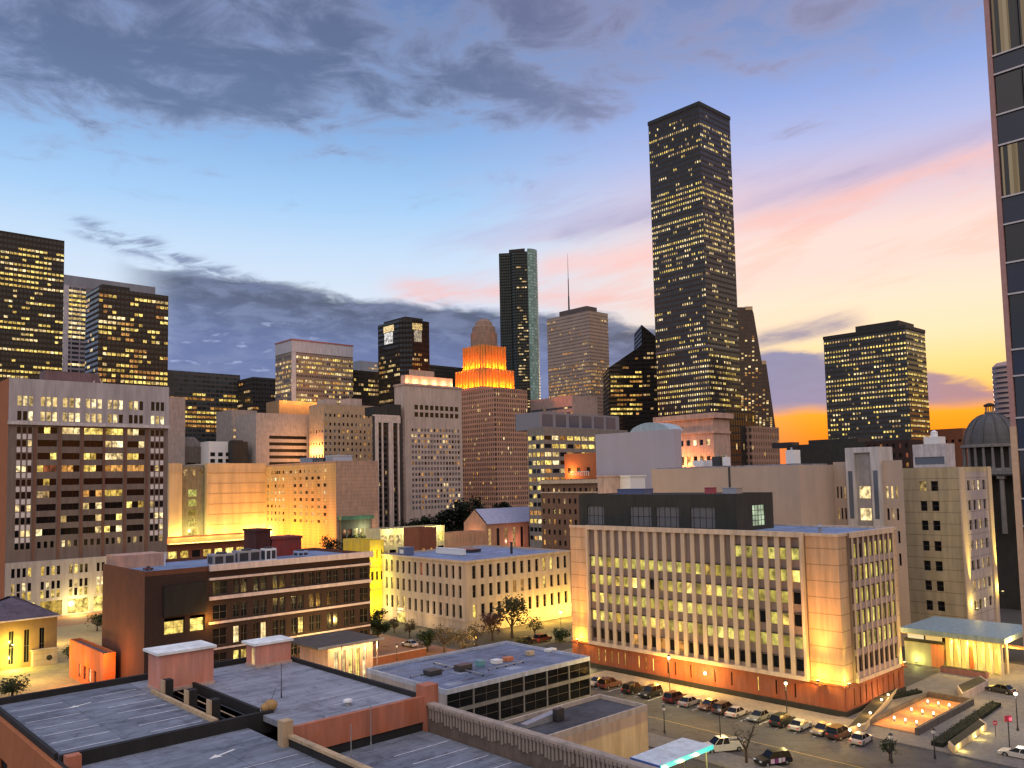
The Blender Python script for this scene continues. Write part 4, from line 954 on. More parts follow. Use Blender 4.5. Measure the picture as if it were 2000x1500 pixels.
# window wing: plane x = A.a, running toward the right (negative y)
def ypx(x, px, z):                                 # local y on plane x for a picture column
    c = A.world(x, 0); dv = (-A.w[0], -A.w[1]); return -solve(c, z, dv, px, 150.)
yA, yS1, yS2, yW = 0., ypx(x0, 1656, zA), ypx(x0, 1722, zA), ypx(x0, 1762, zA)
m = MB(); zr = zA+.6; R = []; g1 = cols(yS1+.6, -.4, 3, .5); g2 = cols(yW+1., yS2-.4, 3, .5)
Rw = [(A.zc(y1)-.6, A.zc(y0)-.6, g1+g2) for y0, y1 in ((948,972),(992,1015),(1036,1060),(1080,1104))]
holes(m, 'v', x0, yW, 0., 0, zr, Rw, .35, S2); A.part(m, 'window_wing_wall')
for za, zb_, hs in Rw:
    for p, q_ in hs: A.pane('v', x0+.3, p, q_, za, zb_, 'P' if p < yS2 and za > 30 else ('D' if rnd.random() < .8 else 'C'))
zt = A.zc(882)+.8; wS = yS2-yS1; m = MB()
m.box(x0-1.2, x0+6, yS2, yS2+(-wS)*.26, 0, zt, WP); m.box(x0-1.2, x0+6, yS1-(-wS)*.26, yS1, 0, zt, WP); m.box(x0-.4, x0+6, yS2+(-wS)*.26, yS1-(-wS)*.26, 0, zt-1.2, wall('stair_grey',(.30,.28,.28))); m.box(x0-1.1, x0+6, yS2+(-wS)*.26, yS1-(-wS)*.26, zt-1.2, zt, WP); A.part(m, 'stair_tower')
for i, y0 in enumerate((948, 992, 1036)):
    A.pane('v', x0-.45, yS2+(-wS)*.34, yS1-(-wS)*.34, A.zc(y0+24)-.6, A.zc(y0)-.6, 'P')
for yy in (yS2-wS*.13, yS1+wS*.13): A.pane('v', x0-1.24, yy-.5, yy+.5, A.zc(1018), A.zc(922), 'B')
A.flush()
for px, w_, d_, hh, lab, mt in ((1350,3.,4.,1.6,'pale plant box at the left of the beige wing roof',WHITE),(1385,2.2,3.,2.4,'dark plant box with white pipes on the beige wing roof',DMETAL),(1402,1.2,1.6,2.2,'white twin vent on the beige wing roof',WHITE),(1530,2.,3.,3.2,'white stair hatch at the right end of the beige wing roof',WHITE)):
    e = thing('rooftop_unit', lab, 'rooftop unit', A.world(3., A.sv(px), zA+.3), A.th); m = MB(); m.box(0,d_,-w_/2,w_/2,.1,hh,mt); m.obj('casing', e)
    m = MB(); m.tube((d_*.3,0,hh),(d_*.3,0,hh+.6),.25,.2,METAL,8); m.obj('vent_pipe', e)
Cc = Bld('court_block', 'tan corner block with paired dark windows and yellow lit corner piers above the canopy', 'court block', 1757, 1872, 1932, 912, 190)
m = MB(); T2 = wall('block_tan', (.40,.33,.22), .85, .14, .25, joint=2.6); R = []; zs = [(Cc.zc(y+11), Cc.zc(y-9)) for y in (948,988,1027,1068,1108,1148,1188)]; w1 = [Cc.sv(px) for px in (1830,1816,1807,1794)]
for za, zb_ in zs: R.append((za, zb_, [(w1[0], w1[1]), (w1[2], w1[3])]))
holes(m, 'v', 0, 0, Cc.b, 0, Cc.h, R, .4, T2)
for i, (za, zb_, hs) in enumerate(R):
    for j, (p, q_) in enumerate(hs): Cc.pane('v', .36, p, q_, za, zb_, 'P' if (i == 0 and j == 1) else 'D')
hs = cols(Cc.a*.2, Cc.a*.86, 4, .55); R = [(za, zb_, hs) for za, zb_ in zs]; holes(m, 'u', 0, 0, Cc.a, 0, Cc.h, R, .4, wall('block_grey', (.38,.32,.32), .85, .14, .25, joint=2.6))
for i, (za, zb_, _) in enumerate(R):
    for j, (p, q_) in enumerate(hs): Cc.pane('u', .36, p, q_, za, zb_, 'P' if j == 2 else rnd.choice('DDDC'))
shell(m, Cc.a, Cc.b, 0, Cc.h, T2, None); Cc.part(m, 'wall'); Cc.flush(style=2); roofpart(Cc, Cc.a, Cc.b, Cc.h, ROOFG, .9, .4, T2)
m = MB(); m.box(-.3, Cc.a*.13, -.3, 0, 0, Cc.h, FIN); m.box(Cc.a*.9, Cc.a+.3, -.3, 0, 0, Cc.h, FIN); Cc.part(m, 'corner_pier')
for px, zz_ in ((1880, 7.),(1936, 9.)):
    k = Cc.su(px) if px < 1932 else Cc.a
    p = Cc.world(k, -1.3, zz_); q_ = Cc.world(k, -2.4, zz_+.8); lamp('SPOT', q_, 52000, (1.,.74,.14), .15, Cc.world(k, .9, 30.), 26, 1.); lamp('POINT', Cc.world(k, -1.3, zz_+1.2), 900, (1.,.74,.14), .15); floodlight(0,0,0, 'floodlight at the foot of the %s lit pier of the tan corner block' % ('left' if px < 1900 else 'right'), p)
# ---------------------------------------------------------------- beige four storey block
BS = wall('beige_stone', (.42,.34,.29), .85, .16, .25, joint=.0); Bg = Bld('beige_block', 'four storey beige stone block with rows of tall narrow windows and blue flat roof', 'building', 746, 909, 1113, 1096, 211.3)
m = MB(); zz = lambda y: Bg.zc(y); L3 = [(zz(1133), zz(1107)), (zz(1170), zz(1145)), (zz(1210), zz(1184))]
hv = cols(1.0, Bg.b-.8, 13, .44); hu = cols(1.4, Bg.a-.6, 13, .44); Rv = [(a, b, hv) for a, b in L3]; Ru = [(a, b, hu) for a, b in L3]
Rv.append((.2, zz(1205)*.0+4.2, [(Bg.b*.70, Bg.b*.76), (Bg.b*.78, Bg.b*.88)])) if 0 else None
holes(m, 'v', 0, 0, Bg.b, 0, Bg.h, Rv, .45, BS); holes(m, 'u', 0, 0, Bg.a, 0, Bg.h, Ru, .45, BS); shell(m, Bg.a, Bg.b, 0, Bg.h, BS, None); Bg.part(m, 'wall')
for r, (a, b, hs) in enumerate(Rv):
    for i, (p, q_) in enumerate(hs): Bg.pane('v', .4, p, q_, a, b, 'Y' if (r, i) in ((2,10),(2,9),(1,11),(0,11)) else ('R' if (r, i) == (0, 6) else 'D'))
for r, (a, b, hs) in enumerate(Ru):
    for i, (p, q_) in enumerate(hs): Bg.pane('u', .4, p, q_, a, b, 'Y' if (r, i) in ((2,0),(0,9),(0,10),(1,9)) else ('O' if (r, i) in ((1,5),(1,6)) else 'D'))
Bg.flush(style=2)
m = MB(); m.box(-.35, Bg.a+.2, -.35, 0, Bg.h-.5, Bg.h, BS); m.box(-.35, 0, 0, Bg.b+.2, Bg.h-.5, Bg.h, BS); Bg.part(m, 'cornice'); m = MB(); m.box(-.18, Bg.a, -.18, 0, zz(1216), zz(1213), BS); m.box(-.18, 0, 0, Bg.b, zz(1216), zz(1213), BS); Bg.part(m, 'string_course')
roofpart(Bg, Bg.a, Bg.b, Bg.h, ROOFB, .5, .4, BS)
m = MB(); m.box(-.12, -.02, Bg.b*.70, Bg.b*.80, .2, 4., GL['Y']); m.box(-.3,-.13, Bg.b*.69, Bg.b*.81, 4., 4.3, BS); Bg.part(m, 'lit_doorway')
m = MB(); m.tube((9,-.1,3.4),(9,-.5,3.4),1.25,1.25,BS,14); m.tube((9,-.52,3.4),(9,-.55,3.4),.95,.95,GL['D'],14); Bg.part(m, 'round_window')
for (x, y, w_, d_, h_, lab, mt) in ((13,17,1.2,12,1.6,'long white plant screen on the blue roof of the beige block',WHITE),(3,30,3,3.5,2.2,'navy framed plant box with white vent at the left corner of the blue roof',flat('unit_navy2',(.10,.13,.24),.5)),(20,22,4,6,.8,'low dark skylight bed on the blue roof of the beige block',DMETAL),(24,9,.5,.5,3.2,'thin dark vent pipe on the blue roof of the beige block',DMETAL)):
    e = thing('rooftop_unit', lab, 'rooftop unit', Bg.world(x, y, Bg.h-.5), Bg.th); m = MB()
    m.box(0,w_,0,d_,.1,h_,mt); m.obj('casing', e)
    m = MB(); m.box(-.1,w_+.1,-.1,d_+.1,h_,h_+.12,mt); m.obj('cap', e)
    if w_ == 3: m = MB(); m.box(-.06,-.01,.8,2.7,.6,1.7,WHITE); m.obj('vent', e)
# ---------------------------------------------------------------- brick warehouse and corner block
Wh = Bld('brick_warehouse', 'dark brick warehouse with pale cornice bands and a tall blank orange brown end wall', 'warehouse', 201, 283, 722, 1117, 152)
k = Wh.su(408); z = Wh.h; m = MB(); R = []
rz = lambda y: atd(722, y, Wh.world(Wh.a,0)[1])[2]
cb = [(k+.8, k+3.6)]+[c for i in range(7) for c in ((lambda q0, w_: ((q0+w_*.12, q0+w_*.42), (q0+w_*.5, q0+w_*.8)))(k+4.4+i*(Wh.a-k-7.4)/7, (Wh.a-k-7.4)/7))]+[(Wh.a-2.6, Wh.a-.5)]
LV4 = [(rz(1129), rz(1106)), (rz(1171), rz(1146)), (rz(1215), rz(1186)), (rz(1254), rz(1228))]
for r, (a, b) in enumerate(LV4):
    R.append((a, b, cb))
    for i, (p, q_) in enumerate(cb):
        pr = (.06,.06,.34,.42)[r]; Wh.pane('u', .3, p, q_, a, b if rnd.random() < .75 else b, rnd.choice('YPY') if rnd.random() < pr else 'D')
holes(m, 'u', 0, k, Wh.a, 0, z, R, .35, BRKD)
zo = [(5.,7.4,[(k*.32,k*.92)]), (11.2,14.2,[(k*.30,k*.62),(k*.7,k*.94)])]
holes(m, 'u', 0, 0, k, 0, z, zo, .8, BRKD)
EW = brick('brick_end', (.15,.058,.035), (.085,.036,.026)); holes(m, 'v', 0, 0, Wh.b, 0, z, [], .3, EW); shell(m, Wh.a, Wh.b, 0, z, BRKD, None); Wh.part(m, 'wall')
for a, b, hs in zo:
    for p, q_ in hs: Wh.pane('u', .75, p, q_, a, b-.6, 'Y')
Wh.pane('u', -.04, k*.62, k*.70, 16., 19.4, 'Y')
Wh.flush(style=3, order=False)
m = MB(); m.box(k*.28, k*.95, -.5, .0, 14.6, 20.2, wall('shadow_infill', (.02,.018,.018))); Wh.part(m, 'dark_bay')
m = MB(); PCN = wall('cornice_white', (.56,.46,.46), .8, .15)
m.box(k, Wh.a+.4, -.9, 0, z-.9, z+.25, PCN); m.box(k, Wh.a+.2, -.35, 0, rz(1103), rz(1099), PCN); m.box(k, Wh.a+.2, -.35, 0, rz(1137), rz(1131), PCN); m.box(k, Wh.a+.1, -.22, 0, rz(1178), rz(1174), PCN); Wh.part(m, 'cornice')
m = MB(); m.box(k, Wh.a, -.12, .0, rz(1222), rz(1219), PCN); Wh.part(m, 'sill_course')
roofpart(Wh, Wh.a, Wh.b, z, ROOFB, .6, .35, EW)
m = MB(); m.box(.5, 9.5, Wh.b-7, Wh.b-.4, z-.6, z+1.9, wall('parapet_rose', (.42,.26,.21))); m.box(9.5, 9.8, Wh.b-7, Wh.b-.4, z-.6, z+1.8, flat('screen_white', (.5,.52,.64), .6)); Wh.part(m, 'roof_house')
lamp('POINT', Wh.world(k*.98, -1.2, 13.2), 700, (1.,.45,.06), .3)
for (x, y, w_, d_, h_, lab, mt) in ((k+3,5,4.5,3.,2.3,'pale cooling unit with dark grilles at the left end of the warehouse roof',METAL),(k+8.5,6,5,3,2.5,'grey cooling unit in the middle of the row on the warehouse roof',METAL),(k+14.5,6,2.4,2.4,2.6,'white cooling unit with curved duct at the right of the row',WHITE),(k+23,8,2.4,2.2,1.4,'small pale blue vent box right of the cooling unit row',flat('unit_sky',(.30,.38,.55),.5)),(k-9,8,1.6,1.,.5,'tiny red vent box on the pale blue corner roof',flat('unit_red2',(.3,.05,.05),.6))):
    e = thing('cooling_unit', lab, 'cooling unit', Wh.world(x, y, z-.6), Wh.th); m = MB()
    m.box(0,w_,0,d_,.25,h_,mt); m.obj('casing', e)
    m = MB()
    for i in range(2): m.box(w_*(.08+.48*i), w_*(.44+.48*i), -.05, -.01, .5, h_-.4, DMETAL)
    m.box(-.05,-.01,d_*.15,d_*.85,.5,h_-.4,DMETAL); m.obj('grille', e)
    m = MB(); m.lathe([(min(w_,d_)*.35,h_),(min(w_,d_)*.35,h_+.3),(.1,h_+.3)], DMETAL, 12, (w_/2,d_/2)); m.obj('fan_cowl', e)
for (x0,x1,h_,lab,mt) in ((k+17,k+20.5,6.2,'tall dark maroon lift house on the warehouse roof',wall('lift_maroon',(.06,.018,.018))),(k+20.7,k+28,4.2,'wide red brick lift house right of the dark maroon one',wall('lift_red',(.19,.038,.034)))):
    e = thing('lift_house', lab, 'roof house', Wh.world(x0, Wh.b-8, z-.6), Wh.th); m = MB()
    m.prof([(0,0),(x1-x0,0),(x1-x0-.1,h_-.5),(.1,h_-.5)],0,6,mt); m.obj('wall', e); m = MB(); m.box(-.2,x1-x0+.2,-.2,6.2,h_-.5,h_,mt); m.obj('roof', e)
# shop canopy at its foot
Cn = Bld('corner_shop', 'pale pink corner shop with deep flat canopy and bright yellow doorway below the warehouse', 'shop', 596, 640, 728, 1262, 150, b=10.)
h = Cn.h; m = MB(); pk = wall('shop_pink', (.55,.36,.28)); hs = cols(1, Cn.a-1, 5, .62); R = [(.3, h-1.2, hs)]; holes(m, 'u', 0, 0, Cn.a, 0, h, R, .3, pk); holes(m, 'v', 0, 0, Cn.b, 0, h, [], .3, pk); shell(m, Cn.a, Cn.b, 0, h, pk, None); Cn.part(m, 'wall')
for i, (p, q_) in enumerate(hs): Cn.pane('u', .25, p, q_, .3, h-1.2, 'PPYYP'[i])
Cn.flush(style=3)
m = MB(); m.box(-3.2, Cn.a+.6, -2.6, Cn.b, h, h+.35, wall('canopy_dark', (.08,.07,.065))); m.box(-3.3, Cn.a+.7, -2.72, -2.6, h+.05, h+.5, wall('canopy_edge',(.42,.36,.30))); Cn.part(m, 'canopy')
for i in range(4): m = MB(); m.tube((-.0,0,0),(0,0,h),.12,.12,pk,8); Cn.part(m, 'post', loc=(1.5+i*(Cn.a-2)/3,-2.2,0))
for i in range(3): lamp('POINT', Cn.world(2+i*(Cn.a-3)/2, -2.2, h-.8), 700, (1.,.72,.28), .2)
# yellow lit sliver building
Yl = block('lit_slab', 'narrow bright yellow lit building squeezed between warehouse and beige block', None, 722, 750, 1056, 236, wall('yellow_wall', (.62,.46,.06)), b=14., rowsu=[(17.,19.4,3,.25),(11.,13.4,3,.5)], key=lambda f,z,i,n:'K'); Yl.flush()
for zz_ in (5, 11, 17): lamp('POINT', Yl.world(Yl.a*.35, -3.0, zz_), 900, (1.,.86,.12), .5)
m = MB(); [m.box(0, Yl.a, -.3, 0, q-.12, q+.12, wall('yl_band',(.45,.36,.12))) for q in (8.5,10.2,14.8,16.4)]; Yl.part(m, 'floor_band')
# lit strip behind the warehouse
B = block('market_shed', 'low red brick sheds with glaring yellow openings in front of the floodlit tan block', None, 326, 520, 1052, 330, BRKR, b=12., rowsu=[(4.,B_h,9,.7) for B_h in (13.,)], key=lambda f,z,i,n: 'Y' if i not in (2,) else 'K'); B.flush()
for i in range(6): lamp('POINT', B.world(B.a*(i+.5)/6, -3, B.h+1.5), 5500, (1.,.82,.25), .5)
m = MB(); m.box(0, B.a, -2.2, 0, B.h-2.4, B.h-2.1, flat('awning_cream', (.62,.55,.36), .8)); B.part(m, 'awning')
B = block('green_kiosk', 'low kiosk with flat green lit roof right of the orange block', None, 666, 724, 1016, 450, wall('kiosk_teal', (.10,.12,.10)), b=10., rowsu=[(8,14,5,.7)], key=pick(.7,'YG','D')); B.flush()
m = MB(); m.box(-1, B.a+1, -2, B.b, B.h+.01, B.h+2., wall('green_roof', (.07,.17,.12), .6)); B.part(m, 'canopy')
lamp('POINT', B.world(B.a*.7, -4, B.h-5), 1200, (.9,1.,.5), .4)
B = block('lit_shop_row', 'row of bright pale yellow lit low shops behind the beige block roof', None, 742, 868, 1034, 340, wall('shop_cream', (.50,.44,.28)), b=10., rowsu=[(6,11,8,.8),(13.,17.,9,.75)], key=pick(.75,'YPG','D')); B.flush()
for i in range(4): lamp('POINT', B.world(B.a*(i+.5)/4, -3, B.h-1), 1500, (1.,.9,.35), .4)
B = block('brick_shed', 'small red brick shed at the right end of the lit shop row', None, 818, 852, 1032, 320, BRKR, b=10., rowsu=[(10,13,2,.4)], key=lambda f,z,i,n:'O'); B.flush()
B = block('low_range', 'low warm lit brick range in front of the gabled hall', None, 850, 950, 1044, 360, HB, b=10., rowsu=[(6,9,7,.4)], key=pick(.6,'OP','D')); B.flush()
# ---------------------------------------------------------------- grey topped office on the left
O = Bld('banded_office', 'grey topped concrete office with brown lower facade, dark ribbon windows and lit yellow attic rows', 'office building', 0, 18, 329, 738, 247)
GB = wall('attic_grey', (.34,.32,.36), .85, .12, .2); BW = wall('facade_brown', (.155,.125,.118), .85, .15, .3); LW = BRKO
PODG = wall('podium_grey', (.36,.33,.33), .85, .15, .3); sx = lambda px, z=None: O.su(px, z)
zz = lambda y: atd(18, y+(0), 247)[2]
zA, zM, zP = zz(828), zz(828), zz(1100)
m = MB(); R = []; gp = [(33,66),(78,113),(121,158),(166,200),(209,241),(250,280),(293,321)]
hs = [c for a, b in gp for c in cols(sx(a), sx(b), 3, .74)]
for r, (y0, y1) in enumerate(((772,791),(802,820))):
    R.append((zz(y1), zz(y0), hs))
    for i, (p, q_) in enumerate(hs):
        dk = (r == 0 and i in (17,18,19,20)) or (r == 1 and i in (0,1,12+2,15,16,17))
        O.pane('u', .35, p, q_, zz(y1), zz(y0), 'D' if dk else 'P')
holes(m, 'u', -.6, 0, O.a, zA, O.h, R, .4, GB); m.box(-.6, 0, -.6, O.b, zA, O.h, GB, '-y') if 0 else None
m.face([(0,-.6,zA),(0,-.6,O.h),(0,0,O.h),(0,0,zA)], GB); m.face([(O.a,-.6,zA),(O.a,O.b,zA),(O.a,O.b,O.h),(O.a,-.6,O.h)], GB); m.face([(0,-.6,zA),(0,0,zA),(O.a,0,zA),(O.a,-.6,zA)], GB)
O.part(m, 'attic_wall')
m = MB(); m.box(-.3, O.a+.3, -.85, -.6, zA-.1, zA+.9, wall('attic_sill', (.44,.42,.46))); O.part(m, 'string_course')
m = MB(); R = []; bays = [(72,110),(120,155),(163,200),(205,240),(248,282)]
ys = (833,859,885,910,937,962,988,1013,1038,1063)
for r, y in enumerate(ys):
    hs = []
    for i, (a, b) in enumerate(bays):
        p, q_ = sx(a, 40), sx(b, 40); za, zb_ = zz(y+12), zz(y-1)
        if r == 9:
            for (pp, qq) in cols(p, q_, 3, .55): hs.append((pp, qq)); O.pane('u', .45, pp, qq, za, zb_, 'D' if rnd.random() < .8 else 'P')
            continue
        hs.append((p, q_)); bright = {0:'.PYYP',1:'...PP',2:'..YPY',3:'ROYOO',4:'.....',5:'C.OY.',6:'....Y',7:'.....',8:'.....'}[r][i]
        n = 3
        for j in range(n):
            w_ = (q_-p)/n; kk = bright if bright != '.' and rnd.random() < .85 else ('Y' if rnd.random() < .12 else 'D')
            if bright == '.' and r in (6,7,8) and j == (0 if rnd.random()<.5 else 2) and rnd.random() < .5: kk = 'P'
            O.pane('u', .45, p+j*w_+.06, p+(j+1)*w_-.06, za, zb_, kk)
    R.append((zz(y+12), zz(y-1), hs))
    for a, b in ((29,62),(292,320)):
        for (pp, qq) in cols(sx(a,40), sx(b,40), 3, .66): O.pane('u', -.03, pp, qq, zz(y+12), zz(y), 'D' if rnd.random() < .85 else 'P')
holes(m, 'u', 0, 0, O.a, zP, zA, sorted(R), .5, BW); O.part(m, 'facade_wall')
m = MB(); ck = flat('checker_white', (.58,.55,.60), .7)
for y in ys[:-1]:
    for a, b in ((29,62),(292,320)):
        for (pp, qq) in cols(sx(a,40), sx(b,40), 3, .66): (lambda mm: (mm.box(pp, qq, -.07, 0, zz(y+24), zz(y+14), ck), O.part(mm, 'white_panel')))(MB())
m = MB(); BP = brick('pier_brick', (.17,.085,.065), (.12,.065,.05))
for px in (67, 115, 159, 202, 244, 286): a = sx(px, 40); m.box(a-.35, a+.35, -.25, -.0, zP, zA-.1, BP)
O.part(m, 'brick_pier')
m = MB(); R = []; hs = [c for i in range(6) for c in cols(1.2+i*O.a/6, (i+1)*O.a/6-.8, 4, .62)]
for r, (y0, y1) in enumerate(((1112,1130),(1142,1158),(1160,1176))):
    R.append((zz(y1), zz(y0), hs))
    for p, q_ in hs: O.pane('u', .3, p, q_, zz(y1), zz(y0), ('YPY'[r] if rnd.random() < (.25,.5,.75)[r] else 'D'))
hb = cols(1, O.a-1, 6, .8); R.append((.4, zz(1182), hb)); [O.pane('u', .3, p, q_, .4, zz(1182), 'Y') for p, q_ in hb]
holes(m, 'u', -.8, 0, O.a, 0, zP, R, .4, PODG); m.face([(0,-.8,0),(0,-.8,zP),(0,0,zP),(0,0,0)], PODG); m.face([(0,-.8,zP),(O.a,-.8,zP),(O.a,0,zP),(0,0,zP)], PODG); m.face([(O.a,-.8,0),(O.a,0,0),(O.a,0,zP),(O.a,-.8,zP)], PODG); O.part(m, 'podium_wall')
O.win = [(f, (o if z0 > zP else -.8+.35) if 0 else (o-.8 if z1 < zP else (o-.6 if z0 > zA else o)), a, b, z0, z1, k_) for f, o, a, b, z0, z1, k_ in O.win]
O.flush(style=0)
m = MB(); m.box(0, O.a, .02, O.b, 0, O.h, LW, 't -y'); O.part(m, 'side_wall'); m = MB(); m.box(.2, O.a-.2, -.4, O.b-.2, O.h-.8, O.h-.4, ROOFG); O.part(m, 'roof')
m = MB(); a, b = sx(92), sx(200); m.box(a, b, 3, 9, O.h-.4, O.h+3.4, wall('plant_brown', (.17,.11,.12))); O.part(m, 'penthouse')
m = MB(); m.tube((sx(186),2,O.h-.4),(sx(196),5,O.h+3.2),.3,.3,PINKS,6); m.tube((sx(206),2,O.h-.4),(sx(198),5,O.h+3.2),.3,.3,PINKS,6); O.part(m, 'brace')
lamp('POINT', O.world(O.a*.7, -4, 3), 5500, (1.,.70,.12), .6); lamp('POINT', O.world(O.a*.4, -4, 3), 4000, (1.,.78,.25), .6)
# ---------------------------------------------------------------- low brick house and annex, lower left
Hs = Bld('low_house', 'low brown brick house with dark hipped roof, glaring yellow lit wall at its left', 'house', None, -40, 112, 1217, 178, b=16.)
h = Hs.h; m = MB(); hb_ = brick('house_brick', (.22,.13,.075), (.15,.09,.055)); R = [(1, h-2.5, cols(Hs.a*.3, Hs.a*.9, 3, .35))]
holes(m, 'u', 0, 0, Hs.a, 0, h, R, .3, hb_); holes(m, 'v', 0, 0, Hs.b, 0, h, [], .3, hb_); shell(m, Hs.a, Hs.b, 0, h, hb_, None); Hs.part(m, 'wall')
for p, q_ in R[0][2]: Hs.pane('u', .25, p, q_, 1, h-2.5, 'D')
Hs.flush(style=3)
m = MB(); RF = deckmat('roof_shingle', (.10,.08,.11), .2); o_ = .7; rh = 4.2; a, b = Hs.a, Hs.b
pts = [(-o_,-o_,h-.2),(a+o_,-o_,h-.2),(a+o_,b+o_,h-.2),(-o_,b+o_,h-.2)]; r1, r2 = (b/2,b/2,h+rh), (a-b/2,b/2,h+rh)
m.face([pts[0],pts[1],r2,r1],RF); m.face([pts[1],pts[2],r2],RF); m.face([pts[2],pts[3],r1,r2],RF); m.face([pts[3],pts[0],r1],RF); m.face(pts[::-1],RF); Hs.part(m, 'hip_roof')
m = MB(); m.box(-o_,a+o_,-o_-.12,-o_-.002,h-.4,h-.1,PCN); Hs.part(m, 'gutter')
p = Hs.world(Hs.su(22), -1.6, 5.2); floodlight(0,0,0,'glaring yellow wall floodlight on the low brick house', p); lamp('POINT', (p[0],p[1],p[2]+.2), 5200, (1.,.78,.10), .3); lamp('POINT', Hs.world(Hs.su(22), -2.2, 2.), 3600, (1.,.82,.12), .4)
m = MB(); Sd = thing('utility_hut', 'small tan hut with dark round hatch beside the low brick house', 'hut', at(88, 1300, 0), TH)
m.box(-2.4,2.4,0,3,0,3.3,TAN); m.obj('wall', Sd); m = MB(); m.box(-2.6,2.6,-.2,3.2,3.3,3.5,TAN); m.obj('roof', Sd); m = MB(); m.tube((.8,-.02,1.6),(.8,-.1,1.6),.6,.6,BLACKM,12); m.obj('hatch', Sd)
An = Bld('brick_annex', 'low bright orange brick annex leaning on the blank warehouse end wall', 'annex', 136, 202, 226, 1277, 158)
h = An.h; m = MB(); oa = wall('annex_orange', (.56,.15,.05)); hs = [(1., 3.6, cols(An.b*.15, An.b*.75, 4, .5))]; holes(m, 'v', 0, 0, An.b, 0, h, hs, .3, oa); holes(m, 'u', 0, 0, An.a, 0, h, [], .3, oa); shell(m, An.a, An.b, 0, h, oa, None); An.part(m, 'wall')
for i, (p, q_) in enumerate(hs[0][2]): An.pane('v', .25, p, q_, 1., 3.6, 'DPDO'[i])
An.flush(style=2); roofpart(An, An.a, An.b, h, ROOFD, .5, .3, oa)
lamp('POINT', An.world(-4, An.b*.5, 4.), 1500, (1.,.35,.08), .4); lamp('POINT', Wh.world(-5, Wh.b*.35, 7.), 2200, (1.,.42,.10), .5)
# ---------------------------------------------------------------- dark glass tower at the right edge
q = atd(1975, 830, 52.); vx, vy = -V[0], -V[1]
N = thing('glass_tower', 'tall dark glass tower filling the right edge, pale floor lines and curtained lit windows', 'tower', (q[0], q[1], 0), TH)
NG = flat('curtain_glass', (.010,.014,.024), .08, .6); NS = flat('navy_spandrel', (.012,.020,.05), .2, .5); NL = flat('pale_fin', (.55,.50,.50), .4, .5, .3); NE = flat('edge_fin', (.42,.22,.20), .5)
# local frame: visible face is x=0 running toward -y (nearer), y=0 is the far edge
zN = lambda y: atd(1972, y, 51.)[2]
lines = [(-140,-60),(-60,98),(98,135),(135,215),(215,275),(275,378),(378,432),(432,508),(508,570),(570,680),(680,732),(732,815),(815,878),(878,975),(975,1030),(1030,1120),(1120,1180)]
Ly = 30.; m = MB(); m.box(.3, 26, -Ly, 0, 0, zN(-140)+8, NS); m.obj('core_wall', N)
m = MB(); m.box(-.08, .28, -.28, .02, 0, zN(-140)+8, NE); m.obj('edge_fin', N)
for i, (y0, y1) in enumerate(lines):
    za, zb_ = zN(y1), zN(y0)
    m = MB(); m.box(-.10, .3, -Ly, -.29, zb_-.05, zb_+.05, NL); m.obj('floor_line', N)
    win = i in (1,3,5,7,9,11,13,15)
    if not win: m = MB(); m.box(.02, .3, -Ly, -.3, za+.06, zb_-.06, NS); m.obj('spandrel', N); continue
    for j in range(12):
        ya = -.3-j*1.55; m = MB(); m.box(.05, .12, ya-1.47, ya-.04, za+.06, zb_-.06, NG if not (i in (1,5)) else flat('clear_glass_room', (.02,.02,.025), .15, .5)); m.obj('window', N)
        m = MB(); m.box(-.02, .13, ya-1.55, ya-1.47, za+.06, zb_-.06, DMETAL); m.obj('mullion', N)
for i in (1, 5):
    y0, y1 = lines[i]; za, zb_ = zN(y1), zN(y0)
    for j, (s0, s1) in enumerate(((.40,.62),(.78,1.40),(2.0,3.3),(3.9,4.6))):
        m = MB()
        for k_ in range(int((s1-s0)/.11)): a = s0+k_*.11; m.box(.035-.01*(k_ % 2), .049, -a-.11, -a, za+.08, zb_-.1, glow('curtain_lit', (.95,.70,.34), .20, .5, 1.1))
        m.obj('curtain', N)
m = MB(); m.box(-.3, .3, -Ly, -.3, zN(880)-.5, zN(872), NL) if 0 else None
m = MB(); m.box(-.12, .29, -.30, .06, 0, zN(832), flat('lit_corner', (.62,.40,.25), .5)); m.obj('corner_column', N)
lamp('POINT', (q[0]-1.5, q[1]+1., 22.), 260, (1.,.62,.35), .3)
# ================================================================ FOREGROUND GARAGE (local x = s-18, y = t-30)
S0, T0, ZD = 18., 30., 18.
Gq = thing('parking_garage', 'parking garage with lavender grey roof decks, terracotta parapets and black edge bands', 'parking garage', xy(S0, T0), TH)
DK1 = deckmat('deck_lavender', (.165,.185,.235), 1.2); DK2 = deckmat('deck_pale', (.245,.26,.315), .7); EDG = wall('edge_black', (.022,.021,.022), .8, .2); RAILT = wall('parapet_tan', (.44,.32,.20)); TC = wall('terracotta_parapet', (.42,.15,.09), .8, .15, .4)
LX = lambda s: s-S0
Yy = lambda t: t-T0
def part(name, bx, mat, parent=Gq):
    m = MB()
    for b in bx: m.box(LX(b[0]), LX(b[1]), Yy(b[2]), Yy(b[3]), b[4], b[5], mat)
    return m.obj(name, parent)
part('deck', [(18.3,30.3,70.6,91.8,ZD-.5,ZD)], DK1)
part('deck', [(34.4,47.,63.6,91.8,ZD-.5,ZD),(30.3,34.4,86.3,91.8,ZD-.5,ZD)], DK2)
part('deck', [(18.3,33.,30.,70.,ZD-1.3,ZD-.8)], DK1)
part('deck', [(33.35,46.6,30.,63.,ZD-3.,ZD-2.5)], DK1)
part('ramp', [(30.4,34.3,64.,86.2,ZD-4.6,ZD-4.1)], wall('ramp_dark', (.06,.055,.06)))
